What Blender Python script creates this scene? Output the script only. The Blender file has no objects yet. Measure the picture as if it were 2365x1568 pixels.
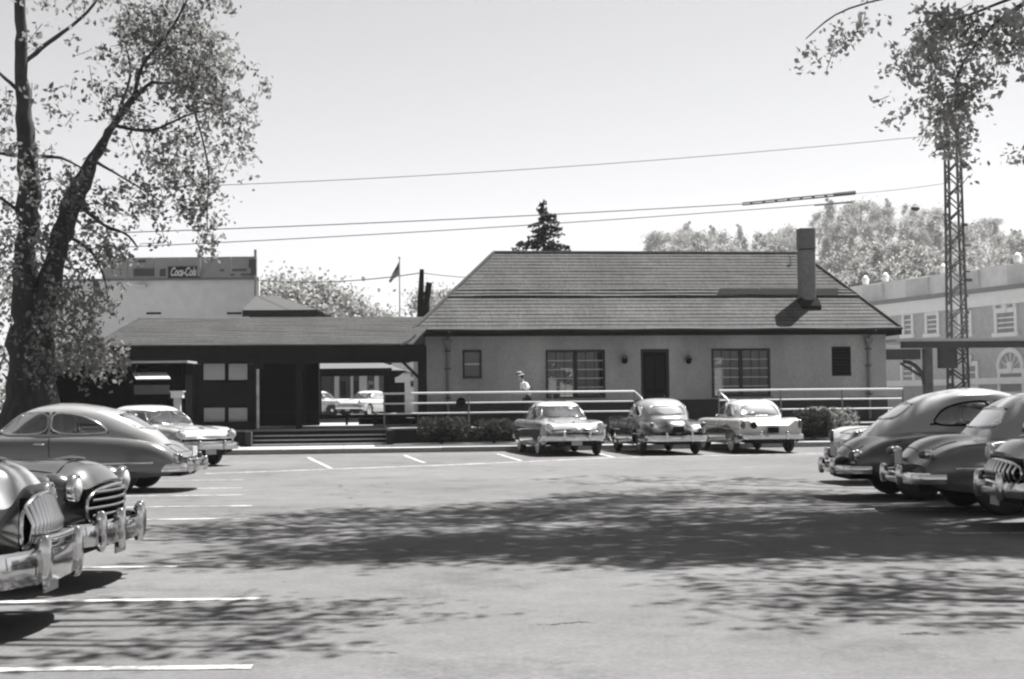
import bpy, math, random
import numpy as np
from mathutils import Vector, Matrix
random.seed(7); np.random.seed(7)
PI = math.pi
HAZE = 0.00017
sc = bpy.context.scene
col = sc.collection

# ------------------------------------------------------------------ camera
PITCH, ROLL, EYE = 2.546, 0.010, 1.5
_p = math.radians(PITCH)
_f = Vector((0, math.cos(_p), math.sin(_p))); _R0 = Vector((1, 0, 0)); _U0 = _R0.cross(_f)
_r = _R0*math.cos(ROLL) - _U0*math.sin(ROLL); _u = _U0*math.cos(ROLL) + _R0*math.sin(ROLL)
cam_d = bpy.data.cameras.new('camera'); cam = bpy.data.objects.new('camera', cam_d); col.objects.link(cam)
cam_d.lens = 50; cam_d.sensor_width = 36; cam_d.clip_end = 6000; cam_d.clip_start = .05
M = Matrix((( _r.x, _u.x, -_f.x, 0), (_r.y, _u.y, -_f.y, 0), (_r.z, _u.z, -_f.z, EYE), (0, 0, 0, 1)))
cam.matrix_world = M
sc.camera = cam
# ------------------------------------------------------------------ world, sun, exposure
SX, SY = .33, .40        # shadow shift per metre of height
SUN = Vector((SX, SY, 1.0)).normalized()
w = bpy.data.worlds.new('World'); sc.world = w; w.use_nodes = True
nt = w.node_tree; nt.nodes.clear()
sky = nt.nodes.new('ShaderNodeTexSky'); sky.sky_type = 'NISHITA'; sky.sun_disc = False
sky.sun_elevation = math.asin(SUN.z); sky.sun_rotation = math.atan2(SUN.x, SUN.y)
sky.air_density = 1.0; sky.dust_density = 1.2; sky.ozone_density = 1.0; sky.altitude = 50
bw = nt.nodes.new('ShaderNodeRGBToBW'); bg = nt.nodes.new('ShaderNodeBackground'); wo = nt.nodes.new('ShaderNodeOutputWorld')
nt.links.new(sky.outputs[0], bw.inputs[0])
cmb = nt.nodes.new('ShaderNodeMixRGB'); cmb.blend_type = 'MULTIPLY'; cmb.inputs[0].default_value = 1; cmb.inputs[2].default_value = (.985, .99, 1.02, 1)
nt.links.new(bw.outputs[0], cmb.inputs[1]); nt.links.new(cmb.outputs[0], bg.inputs[0]); nt.links.new(bg.outputs[0], wo.inputs[0])
bg.inputs[1].default_value = 0.0445
sl = bpy.data.lights.new('sun', 'SUN'); sl.energy = 5.0; sl.angle = math.radians(.6); sl.color = (1, .985, .965)
so = bpy.data.objects.new('sun', sl); col.objects.link(so); so.location = SUN*200
so.rotation_euler = (-SUN).to_track_quat('-Z', 'Y').to_euler()
vs = sc.view_settings; sc.display_settings.display_device = 'sRGB'
vs.view_transform = 'Standard'; vs.look = 'None'; vs.gamma = 1; vs.use_curve_mapping = False; vs.exposure = 1.78
try:
    sc.cycles.filter_width = 2.3
    sc.cycles.max_bounces = 8; sc.cycles.transparent_max_bounces = 16; sc.cycles.volume_bounces = 1
    sc.cycles.use_denoising = True; sc.cycles.sample_clamp_indirect = 2.5; sc.cycles.sample_clamp_direct = 12
except Exception: pass

# ------------------------------------------------------------------ pixel helpers (coordinates of the photograph at 2364 px wide)
def ray(px, py):
    return _f + _r*((px-1182)/3283.0) + _u*((784-py)/3283.0)
def at(px, py, Y):
    d = ray(px, py); t = Y/d.y
    return Vector((d.x*t, Y, EYE+d.z*t))
def ground(px, py, z=0.0):
    d = ray(px, py); t = (z-EYE)/d.z
    return Vector((d.x*t, d.y*t, z))
# station frame: s along the building front, o (offset) away from the kerb
TH = math.radians(6.8); O0 = Vector((0, 44.2, 0))
UX = Vector((math.cos(TH), math.sin(TH), 0)); UY = Vector((-math.sin(TH), math.cos(TH), 0))
def st(px, py, o):                       # pixel -> (s, z) on the plane at offset o
    d = ray(px, py); n = UY; c = Vector((0, 0, EYE))
    t = (n.dot(O0)+o - n.dot(c))/n.dot(d); P = c+d*t
    return (P-O0).dot(UX), P.z

# ------------------------------------------------------------------ materials
MATS = {}
def mat(name, v, rough=.7, amp=.15, scale=6, bump=0, metal=0, coat=0, tint=(1, 1, 1), det=6, spec=.5, stretch=None, amp2=0, scale2=.6, var=0):
    if not metal: v *= .72
    if name in MATS: return MATS[name]
    m = bpy.data.materials.new(name); m.use_nodes = True; MATS[name] = m
    n = m.node_tree.nodes; l = m.node_tree.links; b = n['Principled BSDF']
    b.inputs['Roughness'].default_value = rough; b.inputs['Metallic'].default_value = metal
    b.inputs['Specular IOR Level'].default_value = spec
    b.inputs['Coat Weight'].default_value = coat; b.inputs['Coat Roughness'].default_value = .08
    tc = n.new('ShaderNodeTexCoord'); mp = n.new('ShaderNodeMapping'); l.new(tc.outputs['Object'], mp.inputs[0])
    if stretch: mp.inputs['Scale'].default_value = stretch
    no = n.new('ShaderNodeTexNoise'); no.inputs['Scale'].default_value = scale; no.inputs['Detail'].default_value = det
    l.new(mp.outputs[0], no.inputs[0])
    mr = n.new('ShaderNodeMapRange'); mr.inputs[1].default_value = .3; mr.inputs[2].default_value = .7
    mr.inputs[3].default_value = 1-amp; mr.inputs[4].default_value = 1+amp; l.new(no.outputs[0], mr.inputs[0])
    fac = mr.outputs[0]
    if amp2:
        n2 = n.new('ShaderNodeTexNoise'); n2.inputs['Scale'].default_value = scale2; n2.inputs['Detail'].default_value = 4
        l.new(mp.outputs[0], n2.inputs[0])
        m2 = n.new('ShaderNodeMapRange'); m2.inputs[1].default_value = .3; m2.inputs[2].default_value = .7
        m2.inputs[3].default_value = 1-amp2; m2.inputs[4].default_value = 1+amp2; l.new(n2.outputs[0], m2.inputs[0])
        mu0 = n.new('ShaderNodeMath'); mu0.operation = 'MULTIPLY'; l.new(fac, mu0.inputs[0]); l.new(m2.outputs[0], mu0.inputs[1]); fac = mu0.outputs[0]
    if var:
        oi = n.new('ShaderNodeObjectInfo'); m3 = n.new('ShaderNodeMapRange'); m3.inputs[3].default_value = 1-var; m3.inputs[4].default_value = 1+var; l.new(oi.outputs['Random'], m3.inputs[0])
        mu1 = n.new('ShaderNodeMath'); mu1.operation = 'MULTIPLY'; l.new(fac, mu1.inputs[0]); l.new(m3.outputs[0], mu1.inputs[1]); fac = mu1.outputs[0]
    vm = n.new('ShaderNodeVectorMath'); vm.operation = 'SCALE'; vm.inputs[0].default_value = (v*tint[0], v*tint[1], v*tint[2])
    l.new(fac, vm.inputs['Scale']); l.new(vm.outputs[0], b.inputs['Base Color'])
    if bump:
        bp = n.new('ShaderNodeBump'); bp.inputs['Strength'].default_value = bump; bp.inputs['Distance'].default_value = .02
        l.new(no.outputs[0], bp.inputs['Height']); l.new(bp.outputs[0], b.inputs['Normal'])
    return m
def leaf_mat(name, v, trans=.45, tint=(1, 1, .97)):
    v *= .80
    if name in MATS: return MATS[name]
    m = bpy.data.materials.new(name); m.use_nodes = True; MATS[name] = m
    n = m.node_tree.nodes; l = m.node_tree.links; n.clear()
    out = n.new('ShaderNodeOutputMaterial'); mx = n.new('ShaderNodeMixShader'); d = n.new('ShaderNodeBsdfDiffuse'); t = n.new('ShaderNodeBsdfTranslucent')
    tc = n.new('ShaderNodeTexCoord'); no = n.new('ShaderNodeTexNoise'); no.inputs['Scale'].default_value = 1.3; no.inputs['Detail'].default_value = 5
    l.new(tc.outputs['Object'], no.inputs[0])
    mr = n.new('ShaderNodeMapRange'); mr.inputs[1].default_value = .3; mr.inputs[2].default_value = .7; mr.inputs[3].default_value = .55; mr.inputs[4].default_value = 1.5
    l.new(no.outputs[0], mr.inputs[0])
    vm = n.new('ShaderNodeVectorMath'); vm.operation = 'SCALE'; vm.inputs[0].default_value = (v*tint[0], v*tint[1], v*tint[2]); l.new(mr.outputs[0], vm.inputs['Scale'])
    l.new(vm.outputs[0], d.inputs[0]); l.new(vm.outputs[0], t.inputs[0]); mx.inputs[0].default_value = trans
    l.new(d.outputs[0], mx.inputs[1]); l.new(t.outputs[0], mx.inputs[2]); l.new(mx.outputs[0], out.inputs[0])
    return m
def glass_mat(name, tint=.55, refl=.12):
    if name in MATS: return MATS[name]
    m = bpy.data.materials.new(name); m.use_nodes = True; MATS[name] = m
    n = m.node_tree.nodes; l = m.node_tree.links; n.clear()
    out = n.new('ShaderNodeOutputMaterial'); mx = n.new('ShaderNodeMixShader'); t = n.new('ShaderNodeBsdfTransparent'); g = n.new('ShaderNodeBsdfGlossy')
    t.inputs[0].default_value = (tint, tint, tint, 1); g.inputs['Roughness'].default_value = .03; g.inputs[0].default_value = (.9, .9, .9, 1)
    lw = n.new('ShaderNodeLayerWeight'); lw.inputs[0].default_value = .3
    mr = n.new('ShaderNodeMapRange'); mr.inputs[3].default_value = refl; mr.inputs[4].default_value = 1; l.new(lw.outputs['Fresnel'], mr.inputs[0])
    l.new(mr.outputs[0], mx.inputs[0]); l.new(t.outputs[0], mx.inputs[1]); l.new(g.outputs[0], mx.inputs[2]); l.new(mx.outputs[0], out.inputs[0])
    return m
def line_mat():
    m = mat('worn_white_paint', .62, .7, .12, 9)
    n = m.node_tree.nodes; l = m.node_tree.links; b = n['Principled BSDF']
    src = b.inputs['Base Color'].links[0].from_socket
    tc = n.new('ShaderNodeTexCoord'); no = n.new('ShaderNodeTexNoise'); no.inputs['Scale'].default_value = 3.5; no.inputs['Detail'].default_value = 8; no.inputs['Roughness'].default_value = .75
    l.new(tc.outputs['Object'], no.inputs[0]); cr = n.new('ShaderNodeValToRGB'); cr.color_ramp.elements[0].position = .43; cr.color_ramp.elements[1].position = .62
    l.new(no.outputs[0], cr.inputs[0]); mx = n.new('ShaderNodeMixRGB'); mx.inputs[1].default_value = (.12, .12, .12, 1)
    l.new(cr.outputs[0], mx.inputs[0]); l.new(src, mx.inputs[2]); l.new(mx.outputs[0], b.inputs['Base Color'])
    return m
def ground_mat():
    m = bpy.data.materials.new('asphalt'); m.use_nodes = True; MATS['asphalt'] = m
    n = m.node_tree.nodes; l = m.node_tree.links; b = n['Principled BSDF']; b.inputs['Roughness'].default_value = .9; b.inputs['Specular IOR Level'].default_value = .15
    tc = n.new('ShaderNodeTexCoord')
    def noise(s, det, lo, hi, a, c, rough=.5, mp=None):
        x = n.new('ShaderNodeTexNoise'); x.inputs['Scale'].default_value = s; x.inputs['Detail'].default_value = det; x.inputs['Roughness'].default_value = rough
        l.new(mp or tc.outputs['Object'], x.inputs[0]); r = n.new('ShaderNodeMapRange'); r.inputs[1].default_value = lo; r.inputs[2].default_value = hi
        r.inputs[3].default_value = a; r.inputs[4].default_value = c; l.new(x.outputs[0], r.inputs[0]); return r.outputs[0], x
    a, _x = noise(.22, 6, .35, .65, .86, 1.12); c, fine = noise(22, 7, .3, .7, .68, 1.32, .85); d, _y = noise(2.2, 8, .35, .65, .88, 1.10, .75)
    s1, _z = noise(.7, 9, .38, .48, .74, 1.0, .8)
    # tar cracks
    vo = n.new('ShaderNodeTexVoronoi'); vo.feature = 'DISTANCE_TO_EDGE'; vo.inputs['Scale'].default_value = .16
    nz = n.new('ShaderNodeTexNoise'); nz.inputs['Scale'].default_value = 1.1; nz.inputs['Detail'].default_value = 6; l.new(tc.outputs['Object'], nz.inputs[0])
    ad = n.new('ShaderNodeVectorMath'); ad.operation = 'MULTIPLY_ADD'; ad.inputs[1].default_value = (1.6, 1.6, 0); l.new(nz.outputs['Color'], ad.inputs[0]); l.new(tc.outputs['Object'], ad.inputs[2]); l.new(ad.outputs[0], vo.inputs[0])
    ck = n.new('ShaderNodeMapRange'); ck.inputs[1].default_value = .0012; ck.inputs[2].default_value = .004; ck.inputs[3].default_value = .45; ck.inputs[4].default_value = 1; l.new(vo.outputs[0], ck.inputs[0])
    msk = n.new('ShaderNodeTexNoise'); msk.inputs['Scale'].default_value = .5; msk.inputs['Detail'].default_value = 3; l.new(tc.outputs['Object'], msk.inputs[0])
    mk = n.new('ShaderNodeMapRange'); mk.inputs[1].default_value = .54; mk.inputs[2].default_value = .6; mk.inputs[3].default_value = 1; mk.inputs[4].default_value = 0; l.new(msk.outputs[0], mk.inputs[0])
    mxk = n.new('ShaderNodeMath'); mxk.operation = 'MAXIMUM'; l.new(ck.outputs[0], mxk.inputs[0]); l.new(mk.outputs[0], mxk.inputs[1])
    prev = a
    for o in (c, d, s1, mxk.outputs[0]):
        mu = n.new('ShaderNodeMath'); mu.operation = 'MULTIPLY'; l.new(prev, mu.inputs[0]); l.new(o, mu.inputs[1]); prev = mu.outputs[0]
    vm = n.new('ShaderNodeVectorMath'); vm.operation = 'SCALE'; vm.inputs[0].default_value = (.096, .0945, .095); l.new(prev, vm.inputs['Scale'])
    l.new(vm.outputs[0], b.inputs['Base Color'])
    bp = n.new('ShaderNodeBump'); bp.inputs['Strength'].default_value = .5; bp.inputs['Distance'].default_value = .01; l.new(fine.outputs[0], bp.inputs['Height']); l.new(bp.outputs[0], b.inputs['Normal'])
    return m

# ------------------------------------------------------------------ mesh helpers
class MB:
    def __init__(s): s.v = []; s.f = []
    def add(s, vs, fs):
        k = len(s.v); s.v += [tuple(p) for p in vs]; s.f += [tuple(i+k for i in f) for f in fs]; return s
    def box(s, x0, x1, y0, y1, z0, z1):
        vs = [(x0, y0, z0), (x1, y0, z0), (x1, y1, z0), (x0, y1, z0), (x0, y0, z1), (x1, y0, z1), (x1, y1, z1), (x0, y1, z1)]
        return s.add(vs, [(0, 3, 2, 1), (4, 5, 6, 7), (0, 1, 5, 4), (1, 2, 6, 5), (2, 3, 7, 6), (3, 0, 4, 7)])
    def hexa(s, p):   # 8 points, bottom 4 then top 4
        return s.add(p, [(0, 3, 2, 1), (4, 5, 6, 7), (0, 1, 5, 4), (1, 2, 6, 5), (2, 3, 7, 6), (3, 0, 4, 7)])
    def grid(s, rows, cyc=False, cap0=False, cap1=False):
        n = len(rows[0]); k = len(s.v)
        for r in rows: s.v += [tuple(p) for p in r]
        for i in range(len(rows)-1):
            for j in range(n if cyc else n-1):
                a = k+i*n+j; b = k+i*n+(j+1) % n
                s.f.append((a, b, b+n, a+n))
        if cap0: s.f.append(tuple(k+j for j in reversed(range(n))))
        if cap1: s.f.append(tuple(k+(len(rows)-1)*n+j for j in range(n)))
        return s
    def tube(s, pts, r, n=8, caps=True, closed=False):
        P = [Vector(p) for p in pts]; rr = r if hasattr(r, '__len__') else [r]*len(P); rows = []
        prev = None
        for i, p in enumerate(P):
            if closed: t = P[(i+1) % len(P)]-P[i-1]
            else: t = P[min(i+1, len(P)-1)]-P[max(i-1, 0)]
            if t.length < 1e-9: t = Vector((0, 0, 1))
            t.normalize()
            if prev is None:
                a = Vector((0, 0, 1)) if abs(t.z) < .9 else Vector((1, 0, 0)); nx = t.cross(a).normalized()
            else:
                nx = (prev - t*prev.dot(t));
                if nx.length < 1e-6: nx = t.orthogonal()
                nx.normalize()
            prev = nx; ny = t.cross(nx)
            rows.append([p+nx*math.cos(2*PI*j/n)*rr[i]+ny*math.sin(2*PI*j/n)*rr[i] for j in range(n)])
        if closed: rows.append(rows[0]); caps = False
        return s.grid(rows, True, caps, caps)
    def lathe(s, prof, c=(0, 0, 0), n=24, axis='z'):
        rows = []
        for r, h in prof:
            row = []
            for j in range(n):
                a = 2*PI*j/n; x, y = r*math.cos(a), r*math.sin(a)
                p = {'z': (x, y, h), 'y': (x, h, -y), 'x': (h, x, y)}[axis]
                row.append((p[0]+c[0], p[1]+c[1], p[2]+c[2]))
            rows.append(row)
        return s.grid(rows, True, prof[0][0] > 1e-4, prof[-1][0] > 1e-4)
    def ell(s, c, r, n=12, m=8, e=1.0):
        rows = []
        def P(v): return math.copysign(abs(v)**e, v)
        for i in range(m+1):
            a = -PI/2+PI*i/m
            rows.append([(c[0]+r[0]*P(math.cos(a))*P(math.cos(2*PI*j/n)), c[1]+r[1]*P(math.cos(a))*P(math.sin(2*PI*j/n)), c[2]+r[2]*P(math.sin(a))) for j in range(n)])
        return s.grid(rows, True)
    def prism(s, poly, d, axis='y', o=0):   # poly in the plane normal to axis, extruded from o to o+d
        n = len(poly)
        def mk(p, h): return {'y': (p[0], h, p[1]), 'x': (h, p[0], p[1]), 'z': (p[0], p[1], h)}[axis]
        vs = [mk(p, o) for p in poly]+[mk(p, o+d) for p in poly]
        fs = [tuple(range(n)), tuple(reversed(range(n, 2*n)))]+[(j, j+n, (j+1) % n+n, (j+1) % n) for j in range(n)]
        return s.add(vs, fs)
    def build(s, name, m, parent=None, smooth=None, loc=None, fix=True):
        me = bpy.data.meshes.new(name); me.from_pydata(s.v, [], s.f); me.materials.append(m)
        if fix and len(s.f) < 30000:
            import bmesh
            bm = bmesh.new(); bm.from_mesh(me); bmesh.ops.remove_doubles(bm, verts=bm.verts, dist=1e-5); bmesh.ops.recalc_face_normals(bm, faces=bm.faces); bm.to_mesh(me); bm.free()
        if smooth:
            me.polygons.foreach_set('use_smooth', [True]*len(me.polygons)); me.set_sharp_from_angle(angle=math.radians(smooth))
        me.update()
        o = bpy.data.objects.new(name, me); col.objects.link(o)
        if loc is not None: o.location = loc
        if parent: o.parent = parent
        return o
def tag(o, label=None, cat=None, group=None, kind=None):
    if label: o['label'] = label
    if cat: o['category'] = cat
    if group: o['group'] = group
    if kind: o['kind'] = kind
    return o
def empty(name, loc=(0, 0, 0), rz=0, label=None, cat=None, group=None, kind=None):
    o = bpy.data.objects.new(name, None); col.objects.link(o); o.location = loc; o.rotation_euler = (0, 0, rz); o.empty_display_size = .2
    return tag(o, label, cat, group, kind)
def copy_tree(o, parent=None):
    c = o.copy(); col.objects.link(c); c.parent = parent
    for ch in o.children: copy_tree(ch, c)
    return c
def share(src, name, parent, loc, rz=0, scale=None):
    o = bpy.data.objects.new(name, src.data); col.objects.link(o); o.parent = parent; o.location = loc; o.rotation_euler = (0, 0, rz)
    if scale: o.scale = scale
    return o
def crom(P, n):
    P = np.array(P, float); m = len(P); out = []
    for i in range(m-1):
        p0 = P[max(i-1, 0)]; p1 = P[i]; p2 = P[i+1]; p3 = P[min(i+2, m-1)]
        for k in range(n):
            t = k/n; out.append(.5*((2*p1)+(-p0+p2)*t+(2*p0-5*p1+4*p2-p3)*t*t+(-p0+3*p1-3*p2+p3)*t**3))
    out.append(P[-1]); return np.array(out)
def inpoly(x, y, poly):
    c = False; n = len(poly); j = n-1
    for i in range(n):
        xi, yi = poly[i]; xj, yj = poly[j]
        if (yi > y) != (yj > y) and x < (xj-xi)*(y-yi)/(yj-yi)+xi: c = not c
        j = i
    return c

# plain materials
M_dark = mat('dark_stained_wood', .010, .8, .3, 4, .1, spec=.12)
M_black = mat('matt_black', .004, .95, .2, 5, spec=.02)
M_white = mat('white_paint', .72, .5, .06, 5)
M_offw = mat('off_white_paint', .5, .6, .08, 4)
M_chrome = mat('chrome', .60, .09, .06, 3, 0, 1)
M_rubber = mat('tyre_rubber', .018, .75, .2, 10)
M_glass = glass_mat('window_glass', .5, .04)
M_cglass = glass_mat('car_glass', .38, .16)
M_lens = mat('lamp_lens', .6, .12, .1, 20, 0, 0, .8)
M_tail = mat('tail_lens', .07, .2, .1, 20, 0, 0, .8)
M_seat = mat('seat_cloth', .07, .9, .2, 9)
M_under = mat('underbody', .008, .9, .3, 5)
M_stucco = mat('grey_stucco', .38, .9, .12, 22, .6, amp2=.24, scale2=.8, stretch=(1, 1, .4))
M_brick = mat('dark_brick', .024, .9, .4, 14, .4)
M_conc = mat('concrete', .30, .9, .10, 8, .2, amp2=.12, scale2=.8)
M_shingle = mat('roof_shingle', .066, .95, .26, 5, .4, stretch=(2.2, .6, .6), spec=.12, amp2=.16, var=.10, scale2=.45)
M_shingle3 = mat('lower_roof_shingle', .080, .95, .26, 5, .4, stretch=(2.2, .6, .6), spec=.12, amp2=.16, var=.10)  # slightly lighter tone for the courses below the pitch break
M_shingle2 = mat('canopy_shingle', .078, .95, .24, 6, .4, stretch=(2.5, .6, .6), spec=.12, var=.07, amp2=.10, scale2=.5)
M_bark = mat('bark', .045, .95, .4, 9, .8, stretch=(1, 1, .25))
M_soil = mat('soil', .03, .95, .4, 7, .5)
# ------------------------------------------------------------------ ground, lot markings, kerb
g = MB()
xs = [-1500, -120, -40, -15, 0, 15, 40, 120, 1500]; ys = [-300, -20, 0, 10, 20, 30, 44, 60, 120, 3000]
g.grid([[(x, y, 0) for x in xs] for y in ys])
tag(g.build('ground', ground_mat()), kind='structure')
M_line = line_mat()
def stripe(name, pts, wd):
    b = MB(); rows = []
    P = [Vector((p[0], p[1], 0)) for p in pts]; Q = []
    for a, c in zip(P[:-1], P[1:]):
        k = max(2, int((c-a).length/.4)); Q += [a.lerp(c, i/k) for i in range(k)]
    Q.append(P[-1])
    for i, p in enumerate(Q):
        t = (Q[min(i+1, len(Q)-1)]-Q[max(0, i-1)]).normalized(); n_ = Vector((-t.y, t.x, 0)); j = random.uniform(-.012, .012)
        rows.append([p+n_*(wd/2+j)+Vector((0, 0, .005)), p-n_*(wd/2-j+random.uniform(-.01, .01))+Vector((0, 0, .005))])
    b.grid(rows); return tag(b.build(name, M_line, fix=False), kind='structure')
# stall lines of the left row
for (xr, y, slope) in [(582, 1540, .03), (600, 1383, .03), (410, 1308, .03), (575, 1243, .01), (575, 1197, .012), (582, 1168, .015), (565, 1143, .015), (560, 1127, .01), (562, 1108, .012)]:
    r = ground(xr, y); stripe('parking_line', [(r.x-5.6, r.y-.16), (r.x-2.5, r.y-.07), (r.x, r.y)], .12)
# long line before the kerb and stall dividers
a = ground(475, 1094); b_ = ground(1060, 1073); c = ground(1420, 1057)
stripe('parking_line', [a, b_, c, (c.x+6, c.y+1.6)], .2)
for (x0, y0, x1, y1) in [(711, 1056, 764, 1082), (932, 1051, 980, 1069), (1148, 1048, 1203, 1064), (1385, 1048, 1420, 1057)]:
    stripe('parking_line', [ground(x0, y0), ground(x1, y1)], .11)
r = ground(2200, 1178); stripe('parking_line', [(r.x-1.1, r.y+.1), (r.x, r.y), (r.x+6, r.y-.3)], .12)
r = ground(2240, 1232); stripe('parking_line', [(r.x-.2, r.y), (r.x+6, r.y-.2)], .12)

def crack(px0, py, px1, amp, seed):
    r9 = random.Random(seed); a = ground(px0, py); b = ground(px1, py+r9.uniform(-3, 12)); top, bot = [], []; y = 0
    for k in range(41):
        u = k/40; y += r9.uniform(-1, 1)*amp*.35; wd = amp*(.15+r9.random())*math.sin(PI*min(.97, max(.03, u)))*.5; p = a.lerp(b, u)
        top.append((p.x, p.y+y+wd, .004)); bot.append((p.x, p.y+y-wd*r9.random(), .004))
    tag(MB().grid([top, bot]).build('pavement_crack', mat('tar', .035, .9, .3, 8), fix=False), kind='structure')
for a_ in ((1225, 1443, 1385, .06, 1), (1850, 1418, 1992, .10, 2), (2075, 1468, 2190, .07, 3), (1540, 1385, 1595, .05, 4), (1000, 1343, 1020, .03, 5), (1180, 1350, 1220, .03, 6), (890, 1505, 925, .03, 7), (650, 1344, 668, .03, 8), (1380, 1300, 1600, .02, 9)): crack(*a_)
SF = empty('sidewalk', O0, TH, kind='structure')
slab0 = None
for i in range(22):
    s0 = -14.2+i*1.5
    o = MB().box(0, 1.485, .16, 2.2, 0.0, .12).build('paving_slab', M_conc, SF, loc=(s0, 0, random.uniform(-.004, .004)))
    if s0 < 1.0:
        MB().box(0, 1.485, 2.215, 5.35, 0, .125).build('paving_slab', M_conc, SF, loc=(s0, 0, random.uniform(-.004, .004)))
KB = empty('kerb', O0, TH, kind='structure')
for i in range(14):
    s0 = -14.2+i*2.4
    MB().box(0, 2.385, -.02, .145, 0, .15+random.uniform(-.005, .008)).build('kerb_stone', M_conc, KB, loc=(s0, random.uniform(-.01, .01), 0))
bed = MB(); bed.box(-4.2, 26, 2.23, 5.45, 0, .14)
tag(bed.build('planting_bed', M_soil, loc=O0), kind='structure').rotation_euler.z = TH

# ------------------------------------------------------------------ platform with steps
def B(px, py, o): return st(px, py, o)
OP, OW = 5.6, 9.2
sL = st(590, 990, OP)[0]; sS = st(888, 990, OP)[0]
PF = empty('platform', O0, TH, kind='structure')
MB().box(-14.5, 24, OP+.02, 22, 0, .60).build('platform_base', M_brick, PF)
for i in range(25):
    for j in range(2):
        MB().box(0, 1.53, 0, 1.75, .602, .66).build('platform_slab', M_conc, PF, loc=(-14.5+i*1.54, OP-.04+j*1.77, random.uniform(-.003, .003)))
MB().box(-14.5, 24, OP+3.52, 22, .602, .655).build('platform_floor', M_conc, PF)
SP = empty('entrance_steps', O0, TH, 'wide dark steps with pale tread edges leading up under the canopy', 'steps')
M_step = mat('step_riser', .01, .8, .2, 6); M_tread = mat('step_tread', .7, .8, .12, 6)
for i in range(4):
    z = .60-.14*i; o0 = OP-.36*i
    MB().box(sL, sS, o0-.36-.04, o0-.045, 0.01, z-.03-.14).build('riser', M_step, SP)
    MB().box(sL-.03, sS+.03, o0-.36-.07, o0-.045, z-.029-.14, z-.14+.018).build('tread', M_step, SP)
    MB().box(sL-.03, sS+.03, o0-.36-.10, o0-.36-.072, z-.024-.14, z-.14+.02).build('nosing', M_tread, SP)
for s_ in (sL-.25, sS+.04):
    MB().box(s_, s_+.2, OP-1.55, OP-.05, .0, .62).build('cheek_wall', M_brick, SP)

# pipe railings
M_rail = mat('white_pipe', .78, .45, .05, 8)
def railing(label, s0, s1, lean0, lean1, nposts):
    R = empty('pipe_railing', O0, TH, label, 'railing', 'white pipe railings along the platform edge')
    zs = (1.86, 1.51, 1.16); o = OP+.02
    for k, z in enumerate(zs):
        rr = .034 if k == 0 else .026
        pts = [(s0, o, z), ((s0+s1)/2, o, z+.006), (s1, o, z)]
        if k == 0:
            if lean1: pts += [(s1+.18, o-.3, z-.22), (s1+.24, o-.5, z-.45)]
            if lean0: pts = [(s0+.32, o-.7, z-.62), (s0+.18, o-.3, z-.26)] + pts
        MB().tube(pts, rr, 8).build('rail', M_rail, R, 40)
    for i in range(nposts):
        s_ = s0+(s1-s0)*i/(nposts-1)
        MB().tube([(s_, o, .62), (s_, o, 1.85)], .028, 8).build('post', MATS['dull_pipe'], R, 40)
        MB().lathe([(.06, .655), (.06, .68), (.03, .70)], (s_, o, 0), 10).build('flange', MATS['dull_pipe'], R)
    return R
mat('dull_pipe', .22, .6, .2, 8)
sa = st(887, 930, OP)[0]; sb = st(1465, 930, OP)[0]; sc_ = st(1660, 930, OP)[0]; sd = st(2085, 930, OP)[0]
RL = railing('white three-bar pipe railing beside the dark steps, to the left of the station door', sa, sb, False, True, 4)
MB().tube([(sa, OP+.02, 1.86), (sa, OP+.9, 1.86)], .03, 8).build('rail', M_rail, RL, 40)
MB().tube([(sa, OP+.02, 1.51), (sa, OP+.9, 1.51)], .026, 8).build('rail', M_rail, RL, 40)
railing('white three-bar pipe railing in front of the right half of the station', sc_, sd, True, False, 4)
# round disc on the railing
s_, z_ = st(1064, 929, OP); rd = empty('round_sign', O0+UX*s_+UY*(OP-.04)+Vector((0, 0, z_)), TH, 'small round black sign fixed to the left pipe railing', 'sign')
MB().lathe([(.001, -.02), (.15, -.02), (.17, -.012), (.17, .012), (.15, .018), (.001, .018)], (0, 0, 0), 24, 'y').build('sign_disc', M_black, rd, 40)
MB().box(-.02, .02, .019, .045, -.2, .12).build('bracket', M_black, rd)

# ------------------------------------------------------------------ station building
def walls(mb, s0, s1, z0, z1, o0, o1, ops):
    S = sorted({s0, s1, *[v for p in ops for v in p[:2]]}); Z = sorted({z0, z1, *[min(z1, max(z0, v)) for p in ops for v in p[2:]]})
    for a, b in zip(S[:-1], S[1:]):
        run = None
        for c, d in zip(Z[:-1], Z[1:]):
            hole = any(p[0] < (a+b)/2 < p[1] and p[2] < (c+d)/2 < p[3] for p in ops)
            if not hole: run = (run[0], d) if run else (c, d)
            if hole or d == Z[-1]:
                if run: mb.box(a, b, o0, o1, run[0], run[1])
                run = None
    return mb
STN = empty('station_building', O0, TH, 'long low stucco railway station with hipped shingle roof and tall chimney', 'building')
s0 = st(982, 850, OW)[0]; s1 = st(2046, 850, OW)[0]
DEP = 9.0; ZE = 4.22
def rect(x0, x1, y0, y1, o=OW):
    a, z1_ = st(x0, y0, o); b, z0_ = st(x1, y1, o); a2, _ = st(x0, y1, o); b2, _ = st(x1, y0, o); return ((a+a2)/2, (b+b2)/2, z0_, z1_)
w_small = rect(1068, 1112, 808, 875); w1 = rect(1260, 1397, 808, 920); w2 = rect(1643, 1778, 805, 917); w_r = rect(1920, 1965, 800, 868)
dr = rect(1480, 1545, 806, 960); dr = (dr[0], dr[1], .66, dr[3])
ops = [w_small, w1, w2, w_r, dr]
walls(MB(), s0, s1, 1.56, 4.12, OW, OW+.3, [(o[0], o[1], max(o[2], 1.5), o[3]) for o in ops]).build('wall', M_stucco, STN)
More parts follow.
